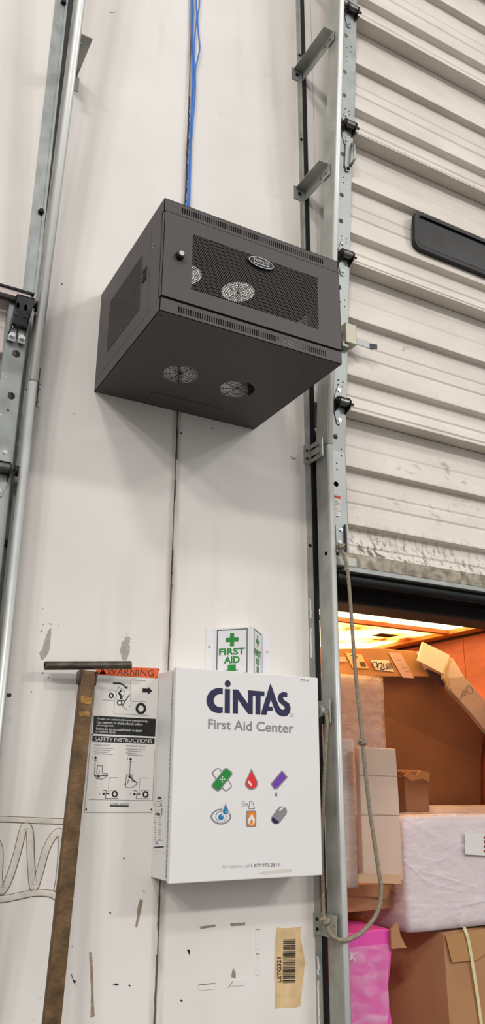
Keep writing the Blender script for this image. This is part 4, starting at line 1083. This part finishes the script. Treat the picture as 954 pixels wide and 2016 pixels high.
# ================================================================== DOCK SEAL AND TRAILER
ds = empty('dock_seal', (2.1, .22, 0), 'black foam dock seal around the open trailer end', 'dock seal')
MB().box(.55, 3.7, .21, .50, 2.245, 2.95).build('head_pad', M_BLACK, ds, bevel=.02)
MB().box(.90, 3.34, .175, .21, 2.205, 2.26).build('head_lip', M_BLACK, ds, bevel=.008)
MB().box(.45, .96, .21, .50, 0, 2.245).build('side_pad', M_BLACK, ds, bevel=.02)
MB().box(3.24, 3.7, .21, .50, 0, 2.245).build('side_pad', M_BLACK, ds, bevel=.02)

tk = empty('truck_trailer', (2.0, .55, 0), 'open truck trailer with glowing yellow translucent roof and red plywood wall', 'trailer')
TX0, TX1, TY0, TY1, TZ = .70, 3.09, .52, 7.0, 2.50
MB().box(TX0, TX1, .26, TY1, -.12, .015).build('trailer_floor', mat('trailer_floor_planks', (120, 92, 66), .7, var=.2, scale=5, stretch=(4, 1, 1)), tk)
MB().box(TX0-.04, TX0, TY0, TY1, .015, TZ).build('side_wall', M_PLY, tk)
for i in range(6):
    MB().box(TX1, TX1+.04, TY0+i*1.08+.003, min(TY1, TY0+(i+1)*1.08), .015, TZ-.03).build('side_wall', M_PLY, tk, bevel=.003)
MB().box(TX0, TX1, TY1, TY1+.04, .015, TZ).build('front_wall', M_PLY, tk)
MB().box(TX0-.04, TX1+.04, TY0+.12, TY1, TZ, TZ+.004).build('roof_sheet', M_ROOF, tk)
MB().box(TX0-.04, TX1+.04, TY0, TY0+.12, 2.30, TZ+.02).build('rear_header', M_WOOD, tk, bevel=.006)
for y in (1.62, 2.74, 3.9, 5.1): MB().box(TX0, TX1, y, y+.035, TZ-.028, TZ).build('roof_bow', M_WOOD, tk, bevel=.004)
MB().box(TX1-.10, TX1, TY0+.12, TY1, TZ-.03, TZ).build('top_rail', mat('trailer_top_rail', (190, 132, 72), .5, .2), tk, bevel=.004)
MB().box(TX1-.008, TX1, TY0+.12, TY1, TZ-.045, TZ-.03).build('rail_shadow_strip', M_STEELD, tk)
q = atZ(757, 1250, TZ); MB().box(q.x-.07, q.x+.07, q.y-.05, q.y+.05, TZ-.006, TZ-.001).build('roof_patch', M_BLACK, tk)

# ---- cargo
def rough_box(cx, cy, z0, w_, d_, h_, yaw, amp, n=7, seed=0, squash=0.0):
    b = MB(); R = Matrix.Rotation(math.radians(yaw), 3, 'Z'); key = {}
    def V(i, j, k):
        if (i, j, k) in key: return key[(i, j, k)]
        p_ = Vector(((i/n-.5)*w_, (j/n-.5)*d_, k/n*h_)); s_ = noise.noise_vector(p_*3.1+Vector((seed*7.3, seed*1.7, 0)))*amp
        s_.z *= .5 if k else 0.0
        # soften the corners
        r_ = sum(1 for a in (i, j, k) if a in (0, n))
        c_ = Vector((0, 0, h_/2)); p2 = p_+s_
        if r_ >= 2: p2 = p2.lerp(c_, .008*(r_-1))
        if k == 0: p2.z = max(0, p2.z)
        p2 = R @ p2 + Vector((cx, cy, z0)); key[(i, j, k)] = len(b.v); b.v.append(p2); return key[(i, j, k)]
    for a in range(n):
        for c in range(n):
            b.f += [(V(a, c, 0), V(a, c+1, 0), V(a+1, c+1, 0), V(a+1, c, 0)), (V(a, c, n), V(a+1, c, n), V(a+1, c+1, n), V(a, c+1, n)),
                    (V(a, 0, c), V(a+1, 0, c), V(a+1, 0, c+1), V(a, 0, c+1)), (V(a, n, c), V(a, n, c+1), V(a+1, n, c+1), V(a+1, n, c)),
                    (V(0, a, c), V(0, a, c+1), V(0, a+1, c+1), V(0, a+1, c)), (V(n, a, c), V(n, a+1, c), V(n, a+1, c+1), V(n, a, c+1))]
    return b
def px_box(x0, y0, x1, y1, Y, depth, m, amp=.006, seed=0, zb_=None, name='carton', label='', film=False, group=None, yaw=0.0, **k):
    a, b = at(x0, y0, Y), at(x1, y1, Y); zt_ = a.z; zl = b.z if zb_ is None else zb_
    cx, cy = (a.x+b.x)/2, Y+depth/2
    e = empty(name, (cx, cy, zl), label, 'box', group)
    rough_box(cx, cy, zl, b.x-a.x, depth, zt_-zl, yaw, amp, 8, seed).build('carton_body', m, e, smooth=False, bevel=.004)
    if film: rough_box(cx, cy, zl-.001, b.x-a.x+.014, depth+.014, zt_-zl+.010, yaw, amp*1.6, 14, seed+5).build('stretch_film', M_FILM, e, smooth=True)
    return e, (a, b)
def on_front(e, Y, quad, m, name, lift=.008, t=.001):
    return MB().plate([at(x, y, Y-lift) for x, y in quad], (0, t, 0)).build(name, m, e)

# stack on the left
base_l, _ = px_box(640, 1850, 735, 2010, 1.15, .3, M_CARDD, .004, 1, zb_=.015, label='dark carton standing behind the pink bundle')
zc0 = at(700, 1795, .80).z
crush = empty('crushed_carton', (1.55, 1.1, zc0), 'flattened brown carton crushed under the tall pale box', 'box')
a, b = at(640, 1745, .80), at(782, 1795, .80)
rough_box((a.x+b.x)/2, 1.1, zc0, b.x-a.x, .6, a.z-zc0-.002, 0, .010, 10, 3).build('carton_body', M_CARD, crush)
MB().plate([at(x, y, .80-.012) for x, y in ((668, 1728), (705, 1742), (786, 1742), (785, 1756), (776, 1760), (770, 1752), (760, 1770), (740, 1766), (700, 1764), (668, 1762))], (0, .004, 0)).build('torn_flap', M_CARD, crush)
zc1 = a.z
e1, r1 = px_box(620, 1325, 757, 1470, 1.05, .26, M_FILMP, .005, 4, zb_=zc1, label='pinkish carton in shrink film, topmost behind the rope', film=True, name='wrapped_carton')
e2, r2 = px_box(630, 1455, 703, 1712, .70, .25, M_CARDP, .006, 6, zb_=zc1, label='pale carton half hidden behind the right door track', film=True)
e3, r3 = px_box(706, 1471, 793, 1738, .64, .035, M_CARDP, .004, 8, zb_=at(740, 1738, .64).z, label='tall narrow pale carton standing at the front of the stack', yaw=-2, name='tall_carton')
on_front(e3, .64, [(705, 1722), (790, 1722), (789, 1740), (705, 1738)], mat('kraft_flap', (206, 168, 132), .8), 'bottom_flap', .012, .003)
for y in (1524, 1601, 1719): on_front(e3, .64, [(709, y), (791, y+4), (791, y+5), (709, y+1)], mat('fold_crease', (188, 158, 138), .8), 'fold_line', .006, .001)
# centre and right
e4, r4 = px_box(794, 1515, 846, 1610, 1.12, .18, M_CARDD, .010, 9, zb_=.015, label='narrow brown carton with ragged open top behind the white bundle', name='open_carton')
fl_ = [at(x, y, 1.11) for x, y in ((796, 1528), (805, 1519), (818, 1527), (828, 1517), (846, 1521), (844, 1540), (830, 1533), (810, 1538))]
MB().plate(fl_, (0, .012, 0)).build('torn_flap', M_CARD, e4)
# bottom right carton (turned so that two sides show) and the white bundle on it
Cn = at(874, 1835, .70); ztop = Cn.z
bw, bd = .62, .55; yaw = 8
R_ = Matrix.Rotation(math.radians(yaw), 3, 'Z'); cen = Cn+R_ @ Vector((bw/2, bd/2, 0))
e5 = empty('strapped_carton', (cen.x, cen.y, .015), 'large brown carton with pale strap and clear tape under the white bundle', 'box')
rough_box(cen.x, cen.y, .015, bw, bd, ztop-.015, yaw, .007, 8, 12).build('carton_body', M_CARD, e5, bevel=.004)
def on5(u, v): return Cn+R_ @ Vector((u, -.006, 0))+Vector((0, 0, -v))
MB().plate([on5(.0, .012), on5(.50, .005), on5(.50, .11), on5(.30, .10), on5(.20, .13), on5(.03, .12)], (0, .001, 0)).build('clear_tape', M_TAPE, e5)
st_ = [on5(.135, -.012)+Vector((0, .30, 0)), on5(.125, -.012)+Vector((0, .03, 0)), on5(.130, .005)+Vector((0, -.006, 0)), on5(.155, .10)+Vector((0, -.007, 0)), on5(.19, .40)+Vector((0, -.007, 0)), on5(.20, .80)+Vector((0, -.007, 0))]
sr = spline(st_); rb = MB()
for p_ in sr: rb.v += [p_+Vector((-.0085, 0, 0)), p_+Vector((.0085, 0, 0)), p_+Vector((.0085, .0015, -.0015)), p_+Vector((-.0085, .0015, -.0015))]
for i in range(len(sr)-1): rb.f += [(i*4+k, i*4+(k+1) % 4, i*4+4+(k+1) % 4, i*4+4+k) for k in range(4)]
rb.build('strap', M_STRAP, e5)
a5, b5 = at(791, 1609, .72), at(1010, 1812, .72)
e6 = empty('wrapped_bundle', ((a5.x+b5.x)/2, .87, ztop+.006), 'bulky white bundle in stretch film resting on the strapped carton', 'box')
rough_box((a5.x+b5.x)/2, .72+.15, ztop+.006, b5.x-a5.x, .3, a5.z-ztop-.006, 0, .006, 10, 15).build('bundle_body', M_FILMW, e6, smooth=True)
rough_box((a5.x+b5.x)/2, .72+.15, ztop+.006, b5.x-a5.x+.016, .316, a5.z-ztop+.002, 0, .010, 22, 17).build('stretch_film', M_FILM, e6, smooth=True)
for q in ([(824, 1711), (913, 1660), (915, 1672), (828, 1714)], [(796, 1690), (850, 1740), (846, 1744), (794, 1694)], [(826, 1712), (940, 1744), (940, 1747), (826, 1716)], [(890, 1786), (954, 1768), (954, 1774), (892, 1790)], [(835, 1733), (912, 1752), (912, 1755), (836, 1737)]):
    on_front(e6, .72, q, M_FILM2, 'film_crease', .016, .002)
lbq = on_front(e6, .72, [(914, 1638), (985, 1642), (985, 1686), (915, 1682)], M_PAPER, 'paper_label', .018, .0008)
L6 = Print(planeY(.72-.019), n_)
for i in range(4): L6.fill(mat('brown_print', (120, 44, 40), .6), [(952, 1646+i*9), (975, 1647+i*9), (975, 1652+i*9), (952, 1651+i*9)])
L6.build(lbq, {'*': 'label_print'})
# second wrapped bundle behind it
a6, b6 = at(836, 1587, 1.32), at(1010, 1700, 1.32)
e7 = empty('wrapped_bundle', ((a6.x+b6.x)/2, 1.39, .015), 'low grey wrapped bundle lying behind the bulky white one', 'box')
rough_box((a6.x+b6.x)/2+.02, 1.39, .015, b6.x-a6.x-.04, .14, a6.z-.015, 0, .006, 8, 21).build('bundle_body', M_FILMW, e7, smooth=True)

# big carton leaning across the load: slanting right-hand edge
YB = 1.36
bg = empty('slanted_carton', (2.9, YB, .015), 'huge brown carton with a slanting taped edge below the yellow roof', 'box')
out_top = [(600, 1268), (660, 1277), (745, 1276), (848, 1285)]
out = [(600, 1332.5), (885, 1332.5), (900, 1350), (954, 1420), (1015, 1500), (1015, 1720), (600, 1720)]
bgY = lambda y: YB if y < 1332 else YB+(y-1332)*.0009
pts = [at(x, y, bgY(y)) for x, y in out]
pts = [Vector((min(p_.x, 3.07), p_.y, p_.z)) for p_ in pts]
pts[-1] = Vector((pts[-1].x, pts[-1].y, .02)); pts[-2] = Vector((pts[-2].x, pts[-2].y, .02))
MB().plate(pts, (0, .22, 0)).build('carton_body', M_CARDD, bg, bevel=.004)
up_ = [(600, 1332)]+out_top+[(885, 1332)]
MB().plate([at(x, y, YB-.05) for x, y in up_], (0, .24, 0)).build('upright_flap', M_CARD, bg, bevel=.004)
ZG = zoom(640, 1220, 3.038)
def on_bg(quad, m, name, lift=.006, t=.0012):
    P = [ZG(*q_) for q_ in quad]; return MB().plate([at(x, y, YB-.05-lift) for x, y in P], (0, t, 0)).build(name, m, bg)
o_ = on_bg([(75, 222), (118, 222), (130, 252), (88, 252)], M_CARDP, 'printed_label')
o_ = on_bg([(118, 198), (215, 205), (260, 292), (165, 288)], mat('cream_label', (226, 196, 150), .6), 'printed_label')
G = Print(lambda x, y: at(x, y, YB-.05-.0075), n_, ZG)
for i in range(7): G.fill(M_INK, [(202+i*5, 252), (205+i*5, 252), (215+i*5, 280), (212+i*5, 280)])
G.line(M_INK, [(150, 215), (180, 208), (190, 226), (162, 232)], 3)
for q_ in ([(286, 282), (282, 254), (304, 252), (312, 276), (296, 286)], [(312, 290), (318, 262), (334, 258), (340, 280), (326, 296), (348, 300)], [(346, 262), (352, 296), (372, 292), (360, 266)]): G.line(M_INK, q_, 5)
for i in range(5): G.fill(M_INK, [(366+i*6, 258), (369+i*6, 258), (382+i*6, 296), (379+i*6, 296)])
o2 = on_bg([(268, 240), (378, 244), (412, 312), (300, 300)], M_PAPER, 'printed_label')
o3 = on_bg([(210, 200), (262, 262), (255, 296), (160, 288), (180, 196)], mat('red_orange_label', (206, 92, 58), .6), 'printed_label', .004)
o4 = on_bg([(376, 196), (450, 198), (532, 350), (462, 346)], mat('lilac_tape', (204, 172, 168), .35), 'tape_strip')
for i in range(4): G.line(M_GREYI, [(425+i*16, 240+i*24), (455+i*16, 240+i*24)], 3)
G.build(o2, {'*': 'label_print'})
on_bg([(540, 190), (566, 190), (620, 300), (590, 300)], mat('lilac_tape', (204, 172, 168)), 'tape_strip')
dk = on_bg([(600, 290), (720, 345), (712, 405), (690, 400), (630, 345)], mat('dark_hole', (60, 40, 50), .6), 'dark_opening', .007)
# white board flap and the taped slanted edge
bw_ = [(582, 132), (745, 212), (712, 330), (552, 245)]
MB().plate([at(*ZG(*q_), YB-.10) for q_ in bw_], (0, .012, .0)).build('white_flap', M_PAPER, bg, bevel=.003)
ed = [(730, 215), (765, 235), (830, 340), (954, 480), (1120, 690), (1120, 840), (954, 660), (860, 545), (745, 420), (708, 350)]
edo = MB().plate([at(*ZG(*q_), YB-.085+max(0, ZG(*q_)[1]-1332)*.0007) for q_ in ed], (0, .035, 0)).build('taped_edge', mat('film_covered_board', (222, 206, 194), .3, bump=.3, bscale=25), bg, bevel=.003)
G2 = Print(lambda x, y: at(x, y, YB-.088+max(0, y-1332)*.0007), n_, ZG)
G2.line(M_GREYI, [(808, 475), (822, 425), (840, 432), (836, 452), (816, 456)], 4); G2.line(M_GREYI, ell(862, 418, 16, 26, 16, rot=-.5), 4, True)
G2.build(edo, {'*': 'pen_mark'})
tw = MB(); random.seed(2)
for i in range(9):
    u0 = 745+random.uniform(-8, 10); pts_ = [(u0, 225+random.uniform(0, 20)), (u0-20+random.uniform(-6, 6), 290), (u0-25+random.uniform(-8, 8), 345), (u0-18+random.uniform(-10, 25), 400+random.uniform(0, 25))]
    tw.tube([at(*ZG(*q_), YB-.115) for q_ in pts_], .0018, 5)
tw.build('twine', M_TWINE, bg)

# pink bundle
YP = .66
pk = empty('pink_bundle', (1.42, .85, .015), 'hot pink plastic bundle under clear film at the bottom of the opening', 'bundle')
outp = [(655, 1838), (700, 1836), (745, 1830), (772, 1830), (771, 1868), (768, 1910), (764, 1940), (766, 1980), (772, 2016), (776, 2090), (655, 2090)]
pts = [at(x, y, YP) for x, y in outp]; pts[-1].z = .02; pts[-2].z = .02
MB().plate(pts, (0, .35, 0)).build('bundle_body', M_PINK, pk, bevel=.02, seg=3)
fpts = []; nx, ny = 10, 18; f_ = MB()
for j in range(ny+1):
    for i in range(nx+1):
        x = 660+(104+1.5*math.sin(j*.9))*i/nx; y = 1868+(210)*j/ny-10*i/nx*(1 if j == 0 else 0)
        p_ = at(x, y, YP-.012-.012*abs(noise.noise(Vector((i*.55, j*.5, 3)))))
        f_.v.append(p_)
for j in range(ny):
    for i in range(nx): f_.f.append((j*(nx+1)+i, j*(nx+1)+i+1, (j+1)*(nx+1)+i+1, (j+1)*(nx+1)+i))
f_.build('clear_film', M_FILM2, pk, smooth=True)
PK = Print(planeY(YP-.026), n_); zp = zoom(640, 1680, 3.038)
PK.text(M_PAPER, 'RK', zp(120, 636), zp(180, 640), zp(122, 590), bold=.02); PK.build(pk, {'*': 'white_lettering'})
MB().plate([at(x, y, YP-.02) for x, y in ((769, 1830), (782, 1815), (788, 1842), (800, 1866), (770, 1868))], (0, .01, 0)).build('cardboard_corner', M_CARD, pk)
